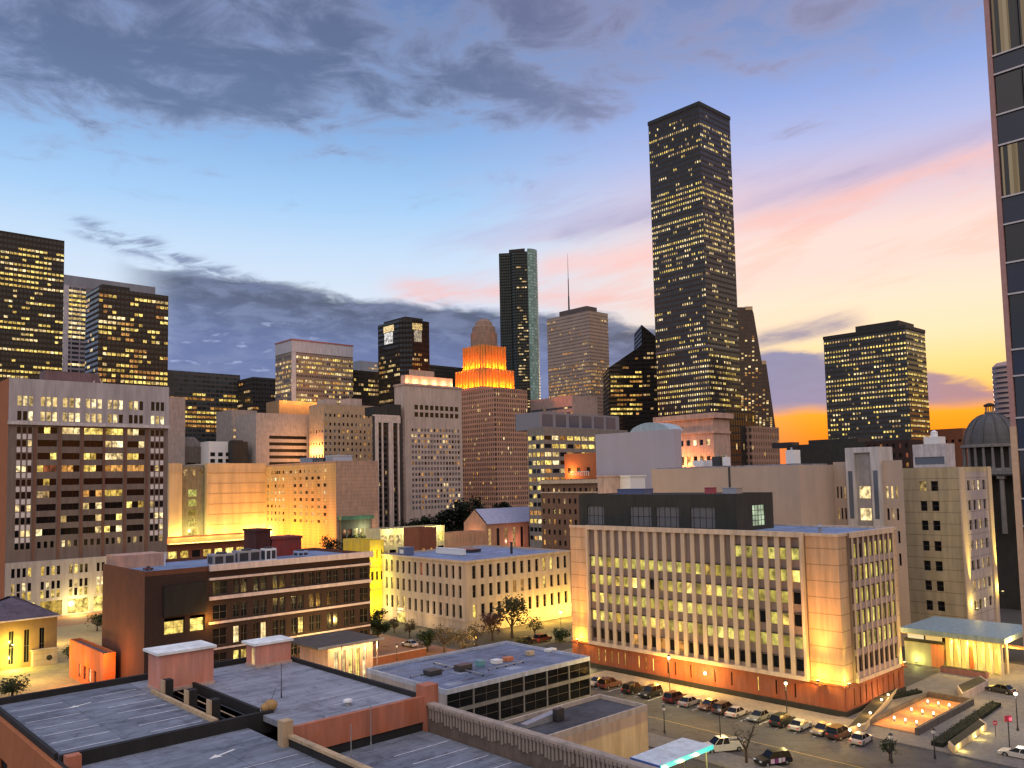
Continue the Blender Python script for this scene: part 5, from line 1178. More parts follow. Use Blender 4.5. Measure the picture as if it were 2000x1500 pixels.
part('parapet', [(18.,47.3,91.8,92.2,0,ZD+.6),(18.,18.3,70.6,91.8,ZD-1.,ZD+.35),(18.,18.3,30.,70.6,ZD-1.8,ZD-.1)], EDG)
part('edge_beam', [(18.3,35.4,70.,70.5,ZD-1.6,ZD+.25)], EDG)
part('parapet', [(47.,47.3,62.8,91.8,0,ZD+.45)], EDG)
part('ramp_parapet', [(33.1,47.,62.9,63.4,ZD-1.7,ZD+.55)], TC)
part('ramp_parapet', [(33.6,47.,63.05,63.35,ZD-3.,ZD-1.72)], EDG)  # black panel below the parapet stands for the shade in the open gap
part('end_post', [(46.5,48.,62.6,64.,0,ZD+1.5)], TC); part('end_post', [(32.5,33.4,62.7,63.6,ZD-1.,ZD+1.2)], RAILT)
part('divider_wall', [(33.,33.3,30.,62.7,ZD-3.,ZD-.15)], EDG); part('divider_coping', [(32.9,33.4,30.,62.7,ZD-.148,ZD+.1)], RAILT)
part('side_wall', [(17.6,17.98,30.,92.,ZD-3.2,ZD-.1),(17.6,17.98,30.,92.,ZD-7.2,ZD-5.6),(17.6,17.98,30.,92.,ZD-11.5,ZD-9.8),(17.6,17.98,30.,92.,0,ZD-14)]+[(17.6,17.98,30.+i*5.2,31.2+i*5.2,ZD-q0,ZD-q1) for i in range(12) for q0, q1 in ((5.6,3.2),(9.8,7.2),(14,11.5))], BRKO)
part('side_opening', [(17.99,18.28,30.,91.,0,ZD-2.)], GL['K'])
part('corner_post', [(18.3,19.3,68.4,69.3,ZD-.8,ZD+.5)], TC)
part('slot_curb', [(30.3,30.62,70.6,85.6,ZD-.55,ZD+.35)], RAILT)
part('slot_curb', [(34.1,34.4,70.6,86.2,ZD-.55,ZD+.5)], EDG)
for t in (83.2, 77.4, 72.4):
    m = MB(); m.box(0,.12,0,.9,0,2.0,RAILT); m.box(.121,.9,0,.9,0,2.0,EDG); m.obj('slot_post', Gq, (LX(30.7),Yy(t),ZD-.5))
for k in range(3):
    m = MB(); m.tube((LX(32.+k*.7),Yy(71),ZD-.3+.12*k),(LX(32.+k*.7),Yy(85.5),ZD-.3+.12*k),.06,.06,RAILT if k==1 else DMETAL,6); m.obj('rail', Gq)
# balustrade on the right
part('balustrade_wall', [(46.7,47.2,30.,62.5,0,ZD-.15)], wall('stone_mottled', (.13,.10,.085), .9, .45, .9)); part('balustrade_coping', [(46.55,47.3,30.,62.5,ZD-.148,ZD+.05)], wall('coping', (.34,.28,.24)))
BLM = wall('baluster_stone', (.30,.245,.21), .9, .4, .8); proto = None
for i in range(75):
    m = proto
    if proto is None:
        m = MB(); m.box(-.12,0,-.11,.11,0,1.35,BLM); m.box(-.2,0,-.16,.16,1.1,1.35,BLM); proto = m = m.mesh('baluster')
    o = bpy.data.objects.new('baluster', m); COL.objects.link(o); o.parent = Gq; o.location = (LX(46.69), Yy(62-i*.42+rnd.uniform(-.05,.05)), ZD-1.5); o.scale.z = rnd.uniform(.75,1.05); o.location.z = ZD-.15-1.35*o.scale.z
part('right_wall', [(47.21,47.5,30.,62.5,0,ZD-.4)], CONC)
# painted lines and arrows
def lines(L):
    for s0, s1, t0, t1, zz in L:
        m = MB(); m.box(LX(s0), LX(s1), Yy(t0), Yy(t1), zz+.004, zz+.008, LINEW); m.obj('parking_line', Gq)
LINEW = wall('worn_paint', (.62,.62,.68), .8, .5, .9)
lines([(18.9,23.2,72.2+i*2.7,72.31+i*2.7,ZD) for i in range(7)]+[(25.6,29.9,72.2+i*2.7,72.31+i*2.7,ZD) for i in range(7)]+[(27.8,32.6,50+i*2.6,50.08+i*2.6,ZD-.8) for i in range(5)]+[(40.5,46.2,40+i*2.7,40.1+i*2.7,ZD-2.5) for i in range(8)]+[(40.5,46.5,65.5+i*2.8,65.57+i*2.8,ZD) for i in range(3)])
def arrow(s, t, zz, ang, sc_=1.):
    m = MB(); c, s_ = math.cos(ang), math.sin(ang)
    P = [(-1.3,-.11),(.3,-.11),(.3,-.42),(1.3,0),(.3,.42),(.3,.11),(-1.3,.11)]
    m.face([(LX(s)+(c*x-s_*y)*sc_, Yy(t)+(s_*x+c*y)*sc_, zz+.006) for x, y in P], LINE); m.obj('painted_arrow', Gq)
arrow(28.4, 64.8, ZD-.8, math.radians(200)); arrow(24., 86., ZD, math.radians(200), .9)
# penthouses on the deck
for (s, t, a, b, h, lab) in ((31., 84.9, 5.3, 3.4, 3.9, 'large salmon pink stair house with white flat roof on the garage deck'), (42.6, 88.2, 4.1, 2.6, 2.7, 'smaller salmon pink stair house at the far corner of the garage deck')):
    e = thing('stair_house', lab, 'stair house', xy(s, t, ZD), TH); pk = wall('salmon_wall', (.56,.25,.19), .85, .12, .4)
    m = MB(); R = [(0.02, 2.1, [(b*.2, b*.55)])]; holes(m, 'u', 0, 0, a, 0, h-.25, [], .2, pk); holes(m, 'v', 0, 0, b, 0, h-.25, R if a < 5 else [], .2, pk); shell(m, a, b, 0, h-.25, pk, None); m.obj('wall', e)
    if a < 5: m = MB(); m.box(.1,.18,b*.2,b*.55,.02,2.1,GL['C']); m.obj('door', e)
    m = MB(); m.box(-.45, a+.2, -.3, b+.3, h-.25, h, wall('white_roof', (.72,.76,.78), .7, .1)); m.obj('roof', e)
    m = MB(); m.box(-.12, a+.1, -.12, -.0, 0, .3, PINKS); m.box(-.12, -.0, -.0, b, 0, .3, PINKS); m.obj('plinth', e)
e = thing('sack', 'lumpy brown sack with a thin stick lying at the end of the black deck band', 'sack', xy(35.2, 70.6, ZD), TH)
m = MB(); m.ball((.3,.2,.5), .62, wall('sack_brown', (.36,.22,.09), .9, .4, 1.5, bump=.6), 10, .85); m.ball((-.25,.1,.42), .45, MC['sack_brown'], 9, .9); m.obj('bag', e, smooth=True); m = MB(); m.tube((.3,.2,.8),(.9,.4,1.9),.03,.02,DMETAL,5); m.obj('stick', e)
def pole(loc, h, label, name='light_pole', lit=False, arm=.0, mat=DMETAL, w=None, col=(1.,.74,.30), r0=.09, cat='light pole', group=None, head=.34):
    e = thing(name, label, cat, loc, 0., group)
    m = MB(); m.tube((0,0,0),(0,0,.5),r0*1.8,r0*1.6,mat,8); m.tube((0,0,.5),(0,0,h),r0,r0*.6,mat,8); m.obj('post', e)
    if head:
        m = MB(); m.lathe([(.04,h),(head*.6,h+.06),(head*.75,h+.28),(head*.3,h+.5),(.05,h+.62)], GL_BULB if lit else WHITE, 10); m.obj('lamp_head', e)
        m = MB(); m.lathe([(head*.95,h+.52),(head*.7,h+.68),(.05,h+.8)], mat, 10); m.obj('lamp_cap', e)
    if lit: lamp('POINT', (loc[0],loc[1],loc[2]+h-.25), w or 700, col, .2)
    return e
pole(xy(34.3, 55.5, ZD-2.5), 4.6, 'thin grey pole on the lower garage deck behind the tan coping', mat=METAL, r0=.05, head=.0)
pole(xy(40.4, 62.2, ZD-2.5), 3.6, 'thin grey pole in front of the orange garage parapet', mat=METAL, r0=.05, head=.0)
pole(xy(38.4, 74.4, ZD), 3.2, 'thin dark pole on the middle garage deck beside the ramp slot', r0=.04, head=.0)
for s, t, zz, lab in ((41.3,67.3,ZD,'squat grey roof drain cowl on the middle deck, above the orange parapet'),(42.5,38.8,ZD-2.5,'white topped roof drain cowl on the lower garage deck'),(37.,91.,ZD,'pale round vent by the far parapet between the two stair houses')):
    e = thing('roof_cowl', lab, 'vent', xy(s,t,zz)); m = MB(); m.tube((0,0,0),(0,0,.35),.28,.25,METAL,10); m.obj('base', e); m = MB(); m.lathe([(.45,.35),(.42,.5),(.1,.62)], WHITE, 10); m.obj('cap', e)
# ---------------------------------------------------------------- low building with blue roof and dark glass side
L = Bld('low_glass_building', 'low building with cluttered blue flat roof and dark glazed panels along its side', 'building', 716, 872, 1152, 1348, 128)
h = L.h; m = MB(); R = []
hs = [(L.a*i/6+.12, L.a*(i+1)/6-.12) for i in range(6)]; R = [(.3, h*.46, hs), (h*.54, h-.6, hs)]
holes(m, 'u', 0, 0, L.a, 0, h, R, .25, wall('mullion_grey', (.20,.20,.20))); holes(m, 'v', 0, 0, L.b, 0, h, [], .2, CONC); shell(m, L.a, L.b, 0, h, CONC, None); L.part(m, 'wall')
for a, b, q_ in R:
    for p, r_ in q_: L.pane('u', .2, p, r_, a, b, 'D')
L.flush(style=3); roofpart(L, L.a, L.b, h, deckmat('roof_cobalt', (.15,.18,.27), .9), .45, .3, wall('coping_blue', (.38,.42,.52), .7))
for i, (px, py, w_, d_, h_, lab, mt) in enumerate(((905,1310,2.6,1.6,1.,'black plant box in the middle of the cluttered blue roof',DMETAL),(845,1318,2.4,2.,.8,'flat dark plant box near the left end of the blue roof',DMETAL),(992,1291,1.6,1.2,.6,'orange rusty crate on the blue roof',ORGP),(1035,1280,1.3,1.,.7,'tan crate near the far edge of the blue roof',TAN),(970,1296,1.5,1.5,.6,'white vent box left of the rusty crate on the blue roof',WHITE),(1075,1273,2.,1.2,.5,'pale flat box near the right end of the blue roof',WHITE),(938,1302,1.2,1.2,1.,'teal plant box on the blue roof beside the black one',flat('unit_teal',(.10,.28,.34),.5)))):
    e = thing('rooftop_box', lab, 'rooftop unit', at(px, py, h-.45), TH); m = MB(); m.box(-w_/2,w_/2,-d_/2,d_/2,.08,h_,mt); m.obj('casing', e); m = MB(); m.box(-w_/2-.06,w_/2+.06,-d_/2-.06,d_/2+.06,h_,h_+.08,mt); m.obj('lid', e)
for i, (x0, y0, ln, ax, lab) in enumerate(((2.,L.b*.55,9.,'x','long thin grey pipe run along the left part of the blue roof'),(14.,L.b*.3,8.,'x','thin grey pipe run along the right part of the blue roof near its glazed side'),(11.,L.b*.2,L.b*.6,'y','grey conduit crossing the middle of the blue roof'))):
    e = thing('roof_pipe', lab, 'pipe', L.world(x0, y0, h-.45), L.th+(math.pi/2 if ax == 'y' else 0)); m = MB(); m.tube((0,0,.3),(ln,0,.3),.09,.09,METAL,7); m.obj('tube', e)
    m = MB()
    for j in range(5): m.box(ln*j/4-.08 if j else 0, ln*j/4+.08, -.14, .14, 0, .2, DMETAL)
    m.obj('support', e)
m = MB(); pm = deckmat('membrane_patch', (.27,.30,.38), .4)
for x0, y0, w_, d_ in ((3,3,3.2,1.6),(9,8,2.,3.),(17,4,2.6,2.),(21,9,1.6,1.6)): m.box(x0,x0+w_,y0,y0+d_,h-.448,h-.43,pm)
L.part(m, 'membrane_patch')
# ---------------------------------------------------------------- low beige walled building
K = Bld('low_beige_building', 'low flat roofed building with plain beige wall beside the street of parked cars', 'building', 976, 1069, 1264, 1438, 105.2)
h = K.h; m = MB(); bw = wall('beige_render', (.50,.36,.26), .85, .15, .25); holes(m, 'u', 0, 0, K.a, 0, h, [], .2, bw); holes(m, 'v', 0, 0, K.b, 0, h, [], .2, bw); shell(m, K.a, K.b, 0, h, bw, None); K.part(m, 'wall')
roofpart(K, K.a, K.b, h, deckmat('roof_slate', (.075,.075,.085), .3), .55, .3, wall('coping_tan', (.46,.38,.32)))
e = thing('duct', 'long sloping grey duct running along the low roof below the glazed wall', 'duct', K.world(1.5, K.b-3.5, h-.5), TH)
m = MB(); m.prof([(0,0),(7,0),(7,.9),(6.2,1.1),(0,.5)], 0, 1.1, METAL); m.obj('casing', e); m = MB(); m.box(4.8,6.2,-.8,-.0,0,1.6,DMETAL); m.obj('hood', e)
# ---------------------------------------------------------------- turquoise edged canopy
p = at(1232, 1480, 3.6); Ka = thing('forecourt_canopy', 'pale flat canopy with glowing turquoise edge at the bottom of the picture', 'canopy', xy(*st(at(1290, 1496, 3.6)), 0), TH)
a = st(at(1366,1449,3.6))[0]-st(at(1290,1496,3.6))[0]; b = 4.6
m = MB(); m.box(0, a, 0, b, 3.45, 3.62, wall('canopy_white', (.55,.62,.70), .6, .1)); m.obj('roof', Ka)
m = MB(); m.box(-.05, a+.05, -.14, -.0, 3.1, 3.64, glow('turquoise_edge', (.06,.85,.80), 1.15, .9, 1.1)); m.obj('lit_edge', Ka); m = MB(); m.box(-.14, -.001, 0, b, 3.1, 3.63, flat('edge_blue', (.06,.14,.45), .5)); m.obj('edge', Ka)
for i, (x, y) in enumerate(((.4,.6),(a-.5,.6),(.4,b-.5),(a-.5,b-.5))): m = MB(); m.tube((0,0,0),(0,0,3.45),.1,.1,METAL,8); m.obj('post', Ka, (x,y,0))
for i in range(3): lamp('POINT', Ka.location+Vector((U[0]*a*(.2+.3*i)-U[0]*0+V[0]*(-1.2), U[1]*a*(.2+.3*i)+V[1]*(-1.2), 2.6)), 420, (1.,.82,.12), .2)
# ---------------------------------------------------------------- pavements, kerbs, plaza
slab('pavement', rect_st(121.2,127.7,58.5,112.), .14, wall('pavement_warm', (.34,.29,.22), .9, .25, .5), .14)
slab('pavement', rect_st(121.2,162.,30.,58.5), .14, PAVE, .14)
slab('pavement', rect_st(96.,101.,-10.,112.), .14, PAVE, .14)
slab('pavement', rect_st(101.-44,121.,124.,150.), .13, PAVR, .13)
slab('pavement', rect_st(121.5,172.,124.,132.), .14, PAVE, .14)
slab('paving', rect_st(127.7,185.,30.,64.), .15, PAVE)
slab('paving', rect_st(57.,121.,150.,320.), .012, PAVR)
slab('car_park', rect_st(60.,101.,60.,112.), .006, ASPH)
slab('yard', rect_st(20.,75.,180.,260.), .02, wall('yard_ochre', (.30,.24,.13), .9, .3, .3))
m = MB()
for i in range(16): m.box(*(lambda c: (c[0]-.06,c[0]+.06,c[1]-2.5,c[1]+2.5))((0,0)), 0, .004, LINE) if 0 else None
for i in range(17):
    o = slab('road_marking', rect_st(115.6,121.,56.+i*3.,56.12+i*3.), .01, LINE)
slab('road_marking', rect_st(108.,108.12,-10.,112.), .01, flat('road_yellow', (.55,.40,.08), .7))
# pit and planters at the right
pit = [at(x, y, .2) for x, y in ((1733,1407),(1789,1449),(1878,1372),(1800,1362))]; cs = [st(p) for p in pit]
s0, s1 = sum(c[0] for c in cs[:2])/2, sum(c[0] for c in cs[2:])/2; tt = sorted(c[1] for c in cs); t0, t1 = (tt[0]+tt[1])/2, (tt[2]+tt[3])/2
Pt = thing('sunken_court', 'sunken court with glowing terracotta floor and rows of small lamps beside the court building', 'sunken court', xy(s0, t0, .16), TH)
m = MB(); m.box(0, s1-s0, 0, t1-t0, 0, .12, wall('pit_floor', (.52,.24,.10), .8, .3, .5)); m.obj('floor', Pt)
m = MB(); wl_ = wall('pit_wall', (.10,.085,.08)); w_, l_ = s1-s0, t1-t0
m.box(-.5,w_+.5,-.5,-.01,0,1.,wl_); m.box(-.5,w_+.5,l_+.01,l_+.5,0,.7,wl_); m.box(w_+.01,w_+.5,-.01,l_+.01,0,1.,wl_); m.obj('rim_wall', Pt)
for r in range(3):
    for c_ in range(3):
        x, y = w_*(.18+.30*r), l_*(.22+.25*c_); o = MB(); o.tube((0,0,.12),(0,0,.5),.22,.18,METAL,8); o.ball((0,0,.66),.15,GL_LAMP,8,1.6); o.obj('lamp', Pt, (x,y,0))
        p = xy(s0+x, t0+y); lamp('POINT', (p[0],p[1],1.5), 190, (1.,.55,.14), .2)
for (pxs, h_, lab, mt) in (([(1650,1440),(1690,1428),(1756,1352),(1736,1345)], 1.0, 'long tan planter wall with small lamps between court building and sunken court', TAN), ([(1862,1473),(1928,1425),(1915,1415),(1852,1462)], .9, 'tan bench wall lit yellow right of the sunken court', TAN), ([(1880,1372),(1930,1345),(1915,1335),(1870,1355)], 1.4, 'low grey brown wall behind the sunken court', GREYT)):
    c = [at(x, y, .15) for x, y in pxs]; o = c[0]; e = thing('planter', lab, 'planter', (o[0],o[1],.15)); m = MB(); pol = [(p[0]-o[0], p[1]-o[1]) for p in c]
    m.prism(pol, 0, h_, mt); m.obj('wall', e); cxm, cym = sum(p[0] for p in pol)/4, sum(p[1] for p in pol)/4
    m = MB(); m.prism([(cxm+(p[0]-cxm)*.9, cym+(p[1]-cym)*.9) for p in pol], h_, h_+.06, wall('planter_soil', (.05,.045,.03), .95)); m.obj('soil', e)
for i, (px, py) in enumerate(((1660,1432),(1678,1422),(1700,1398),(1722,1372),(1735,1362))):
    p = at(px, py, 1.1); e = thing('bollard_lamp', ['first','second','third','fourth','fifth'][i]+' small glowing lamp from the street along the tan planter wall', 'lamp', p, 0., 'planter lamps'); m = MB(); m.tube((0,0,0),(0,0,.3),.1,.1,DMETAL,6); m.obj('stem', e); m = MB(); m.ball((0,0,.45),.2,GL_LAMP,8); m.obj('globe', e)
    lamp('POINT', (p[0]-.4,p[1]-.4,p[2]+.7), 190, (1.,.55,.16), .2)
for i, (px, py) in enumerate(((1872,1462),(1905,1440),(1918,1428))):
    p = at(px, py, .3); e = thing('bench_lamp', ['left','middle','right'][i]+' lamp at the foot of the tan bench wall', 'lamp', p, 0., 'bench lamps'); m = MB(); m.box(-.12,.12,-.12,.12,-.15,.05,DMETAL); m.obj('box', e); m = MB(); m.ball((0,0,.12),.13,GL_LAMP,8); m.obj('globe', e)
    lamp('POINT', (p[0]+.2,p[1]-.6,.8), 130, (1.,.75,.2), .15)
# clipped hedge between sunken court and bench
def hedge(p, q, w, h, label, mat, n, name='hedge'):
    p, q = Vector(p), Vector(q); d = q-p; L = d.length; e = thing(name, label, 'hedge', p, math.atan2(d.y, d.x)); m = MB(); rg = random.Random(5)
    m.box(0,L,-w/2+.15,w/2-.15,0,h*.8,wall('hedge_core', (.012,.016,.010), .95)); m.obj('stem_mass', e); m = MB()
    for i in range(n):
        c = Vector((rg.uniform(0,L), rg.uniform(-w/2,w/2), h*rg.uniform(.1,1.08))); a = Vector((rg.uniform(-1,1),rg.uniform(-1,1),rg.uniform(-1,1))).normalized(); b = a.orthogonal().normalized(); s = .16*rg.uniform(.6,1.3)
        m.face([c-a*s, c-b*s*.6, c+a*s, c+b*s*.6], mat)
    m.obj('foliage', e)
LFH = leafmat('leaf_hedge', (.008,.014,.008), (.03,.045,.022))
hedge(at(1830,1458,.15), at(1945,1378,.15), 1.8, .7, 'dark clipped hedge between sunken court and tan bench wall', LFH, 900)
hedge(at(1705,1372,.15), at(1795,1352,.15), 1.6, .5, 'dark low hedge between tan planter wall and sunken court', LFH, 500)
# ---------------------------------------------------------------- entrance canopy and lobby
E_ = Bld('entrance_canopy', 'wide thin pale blue canopy roof over a bright yellow glass lobby', 'entrance', 1757, 1962, 1996, 1248, 156)
h = E_.h; m = MB(); m.box(0, E_.a+8, 0, E_.b, h-.9, h, wall('canopy_blue', (.25,.33,.36), .5, .1)); E_.part(m, 'roof')
m = MB(); m.box(.2, E_.a+7.8, .2, E_.b-.2, h-1.1, h-.91, wall('soffit', (.55,.45,.30))); E_.part(m, 'soffit')
yl = [E_.sv(px, 3) for px in (1948,1838)]
LB = glow('lobby_glass', (1.,.64,.10), .95, .8, 1.1)
n = 7
for i in range(n):
    a = yl[0]+(yl[1]-yl[0])*i/n; b = yl[0]+(yl[1]-yl[0])*(i+1)/n; m = MB(); m.box(2.2, 2.3, a+.1, b-.1, .2, h-1.2, LB if i not in (3,) else ORGP); E_.part(m, 'lobby_window')
    m = MB(); m.tube((1.4,a,.15),(1.4,a,h-1.1),.28,.28,wall('column_cream', (.60,.50,.36)),10); E_.part(m, 'column')
for k_, px in ((0,1968),(1,1985)): y = E_.sv(1958, 3); m = MB(); m.tube((.8+k_*3,1.,.15),(.8+k_*3,1.,h-1.1),.3,.3,MC['column_cream'],10); E_.part(m, 'column')
y1, y2 = yl[1], E_.b; m = MB(); m.box(1.2, 6, y1, y2-.3, 0, h-2.7, wall('pavilion_stone', (.34,.33,.25), .85, .1)); m.box(1.15, 6, y1, y1+(y2-y1)*.3, 0.01, h-2.72, ORGP); E_.part(m, 'pavilion_wall')  # orange end: the lamplight on this stretch is put into the wall colour
m = MB(); m.box(1.0, 6, y1, y2-.3, h-2.7, h-2.2, BLACKM); E_.part(m, 'pavilion_roof')
for i in range(2): m = MB(); a, b = y1+.3+(y2-y1-.8)*i/2, y1+.3+(y2-y1-.8)*(i+.9)/2; m.box(1.6, 1.7, a, b, h-2.15, h-1.15, glow('clerestory', (1.,.74,.30), .8, .9, 1.)); E_.part(m, 'clerestory_window')
for i in range(4): p = E_.world(-.2, yl[0]+(yl[1]-yl[0])*(i+.5)/4, 3.8); lamp('POINT', p, 420, (1.,.66,.10), .3)
for i in range(3): p = E_.world(1.3, yl[0]+(yl[1]-yl[0])*(i+.5)/3, h-1.9); lamp('POINT', p, 300, (1.,.70,.14), .3)
p = E_.world(.2, y1+(y2-y1)*.62, .6); floodlight(0,0,0,'floodlight on the ground washing the grey green pavilion wall', p); lamp('POINT', (p[0]-.1,p[1],p[2]+.6), 330, (.9,.85,.20), .15)
e = thing('planter', 'long rose brick planter in front of the yellow glass lobby', 'planter', E_.world(-3.2, yl[0]+1, .15), TH); m = MB(); m.box(0,1.4,0,8,0,1.,wall('planter_rose',(.34,.16,.13))); m.obj('wall', e); m = MB(); m.box(.15,1.25,.15,7.85,1.,1.12,wall('planter_soil', (.05,.045,.03), .95)); m.obj('soil', e)
# far right street clutter
R_ = block('low_shop', 'low grey shop with flat orange lit awning at the far right street corner', 1948, 2010, 2060, 1296, 168, wall('shop_grey', (.34,.27,.26)), rowsv=[(.4,3.,3,.7)], key=lambda f,z,i,n:'Y', b=None); R_.flush()
m = MB(); m.box(-2.4, -.01, 0, R_.b, 2.9, 3.2, wall('awning_orange', (.62,.34,.12))); R_.part(m, 'awning')
for i in range(2): lamp('POINT', R_.world(-3.2, R_.b*(.3+.4*i), 3.8), 420, (1.,.60,.2), .25)
# ================================================================ STREET: cars, lamps, trees
def car_bits(kind):
    """meshes of one car pointing along +x; wheels and lights are separate"""
    L_, W_, Ht = {'saloon':(4.6,1.8,1.42),'suv':(4.8,1.92,1.75),'pickup':(5.9,2.0,1.9)}[kind]
    h0 = .32; hb = {'saloon':.86,'suv':1.02,'pickup':1.12}[kind]; x0, x1 = -L_/2, L_/2
    low = [(x0,h0+.08),(x0+.06,hb-.16),(x0+.22,hb-.02),(x0+1.,hb),(x1-1.3,hb),(x1-.32,hb-.12),(x1-.04,hb-.28),(x1,h0+.12),(x1-.1,h0-.06)]
    for wx in (x1-.92, x0+.9): low += [(wx+.42,h0-.06),(wx+.3,h0+.26),(wx,h0+.36),(wx-.3,h0+.26),(wx-.42,h0-.06)]
    low.append((x0+.08,h0-.06))
    if kind == 'saloon': cab = [(x0+.55,hb),(x0+1.15,Ht),(x1-2.1,Ht),(x1-1.2,hb)]
    elif kind == 'suv': cab = [(x0+.08,hb),(x0+.38,Ht),(x1-2.0,Ht),(x1-1.25,hb)]
    else: cab = [(x0+2.1,hb),(x0+2.25,Ht),(x1-2.2,Ht),(x1-1.35,hb)]
    return L_, W_, Ht, h0, hb, low, cab
def loft(m, poly, w0, w1, zt, zb, mat):
    n = len(poly); k = len(m.v); i = m.mi(mat); hw = lambda z: (w0+(w1-w0)*max(0,min(1,(z-zb)/max(.01,zt-zb))))/2
    m.v += [(x,-hw(z),z) for x, z in poly]+[(x,hw(z),z) for x, z in poly]
    for a in range(n): b = (a+1) % n; m.f.append((k+a,k+b,k+n+b,k+n+a)); m.m.append(i)
    m.f.append(tuple(range(k, k+n))); m.f.append(tuple(range(k+2*n-1, k+n-1, -1))); m.m += [i, i]
TYRE = flat('tyre_rubber', (.015,.015,.016), .8, .2); RIM = flat('wheel_rim', (.35,.35,.37), .35, .5, .6)
HL = glow('headlight_lens', (.9,.9,.85), .25, .9, 1.1, 0, .3); TLm = glow('taillight_lens', (.8,.03,.02), .55, .9, 1.1)
WM = MB(); WM.tube((0,-.11,0),(0,.11,0),.33,.33,TYRE,14); WMESH = WM.mesh('tyre'); WR = MB(); WR.tube((0,-.115,0),(0,.115,0),.2,.2,RIM,10); RMESH = WR.mesh('rim')
def paint(c): return flat('car_paint_%02d' % int(sum(c)*100), c, .28, .6) if 0 else flat('car_paint_%.2f_%.2f_%.2f' % c, c, .28, .6)
def car(kind, col, loc, rz, label, group=None, name='parked_car', cat='car'):
    L_, W_, Ht, h0, hb, low, cab = car_bits(kind); e = thing(name, label, cat, loc, rz, group); pt = paint(col)
    m = MB(); loft(m, low, W_, W_*.97, hb, h0, pt); loft(m, [(x, z if z == hb else z) for x, z in cab], W_*.9, W_*.72, Ht, hb-.001, pt) if 0 else None
    n = len(cab); P = [(x, z) for x, z in cab]; lo, hi = W_*.45, W_*.36
    m.face([(P[1][0],-hi,Ht),(P[2][0],-hi,Ht),(P[2][0],hi,Ht),(P[1][0],hi,Ht)], pt)          # roof
    for s in (-1, 1):                                                                  # pillars
        for a, b in ((0,1),(3,2)):
            xa, xb = P[a][0], P[b][0]; t = .09 if a == 0 else -.09
            m.face([(xa,s*lo,hb),(xa+t,s*lo,hb),(xb+t,s*hi,Ht),(xb,s*hi,Ht)], pt)
        xm = (P[0][0]+P[3][0])/2; xn = (P[1][0]+P[2][0])/2; m.face([(xm-.05,s*(lo+.004),hb),(xm+.05,s*(lo+.004),hb),(xn+.05,s*(hi+.004),Ht),(xn-.05,s*(hi+.004),Ht)], pt)
    if kind == 'pickup':
        x0 = -L_/2; m.box(x0+.05,x0+2.1,-W_*.48,-W_*.42,hb-.001,hb+.28,pt); m.box(x0+.05,x0+2.1,W_*.42,W_*.48,hb-.001,hb+.28,pt); m.box(x0,x0+.08,-W_*.48,W_*.48,hb-.1,hb+.28,pt)
    m.obj('body', e)
    if kind == 'pickup': m = MB(); m.box(-L_/2+.1,-L_/2+2.05,-W_*.415,W_*.415,hb+.004,hb+.02,DMETAL); m.obj('truck_bed', e)
    G_ = GL['D']
    for nm, pts in (('windshield', [(P[3][0]-.02,-lo+.02,hb),(P[3][0]-.02,lo-.02,hb),(P[2][0]-.02,hi-.02,Ht-.02),(P[2][0]-.02,-hi+.02,Ht-.02)]), ('rear_window', [(P[0][0]+.02,lo-.02,hb),(P[0][0]+.02,-lo+.02,hb),(P[1][0]+.02,-hi+.02,Ht-.02),(P[1][0]+.02,hi-.02,Ht-.02)])):
        m = MB(); m.face(pts, G_); m.obj(nm, e)
    for s in (-1, 1):
        m = MB(); m.face([(P[0][0]+.1,s*(lo-.01),hb),(P[3][0]-.1,s*(lo-.01),hb),(P[2][0]-.06,s*(hi-.01),Ht-.02),(P[1][0]+.06,s*(hi-.01),Ht-.02)], G_); m.obj('side_window', e)
        m = MB(); m.box(L_/2-.16,L_/2+.012,s*W_*.36-.2,s*W_*.36+.2,hb-.36,hb-.22,HL); m.obj('headlight', e)
        m = MB(); m.box(-L_/2-.012,-L_/2+.1,s*W_*.38-.15,s*W_*.38+.15,hb-.3,hb-.12,TLm); m.obj('taillight', e)
        for wx in (L_/2-.92, -L_/2+.9):
            w = bpy.data.objects.new('wheel', WMESH); COL.objects.link(w); w.parent = e; w.location = (wx, s*(W_/2-.1), .33); r = bpy.data.objects.new('rim', RMESH); COL.objects.link(r); r.parent = w
    return e
row = [(1183,1334,'saloon',(.45,.40,.36),'pale silver saloon farthest up the row of cars by the court building'),(1203,1340,'suv',(.10,.045,.04),'dark maroon car second from the far end of the parked row'),(1242,1352,'suv',(.012,.012,.014),'black estate car just clear of the beige wall corner, rounded roof'),(1268,1362,'suv',(.018,.018,.020),'black sport utility car next to the beige wall corner'),(1299,1377,'suv',(.07,.02,.02),'dark red brown car beside the first street lamp'),(1330,1384,'saloon',(.30,.27,.28),'grey white saloon between the dark red and the rust brown cars'),(1362,1394,'saloon',(.16,.07,.05),'rust brown saloon left of the glowing wall lamp'),(1395,1400,'suv',(.07,.05,.04),'dark olive car right of the glowing wall lamp'),(1430,1403,'saloon',(.50,.45,.42),'white saloon parked beside the bare tree'),(1462,1416,'saloon',(.20,.20,.19),'grey saloon half hidden behind the bare tree'),(1503,1428,'suv',(.02,.03,.025),'dark green black car left of the tall lamp post'),(1540,1436,'saloon',(.55,.52,.45),'cream white car at the foot of the tall lamp post'),(1580,1447,'saloon',(.22,.19,.16),'tan grey saloon right of the cream white car'),(1621,1452,'suv',(.05,.03,.03),'dark brown car third from the near end of the row'),(1666,1462,'saloon',(.40,.36,.34),'silver saloon at the near end of the parked row')]
grp = 'cars parked along the court building'
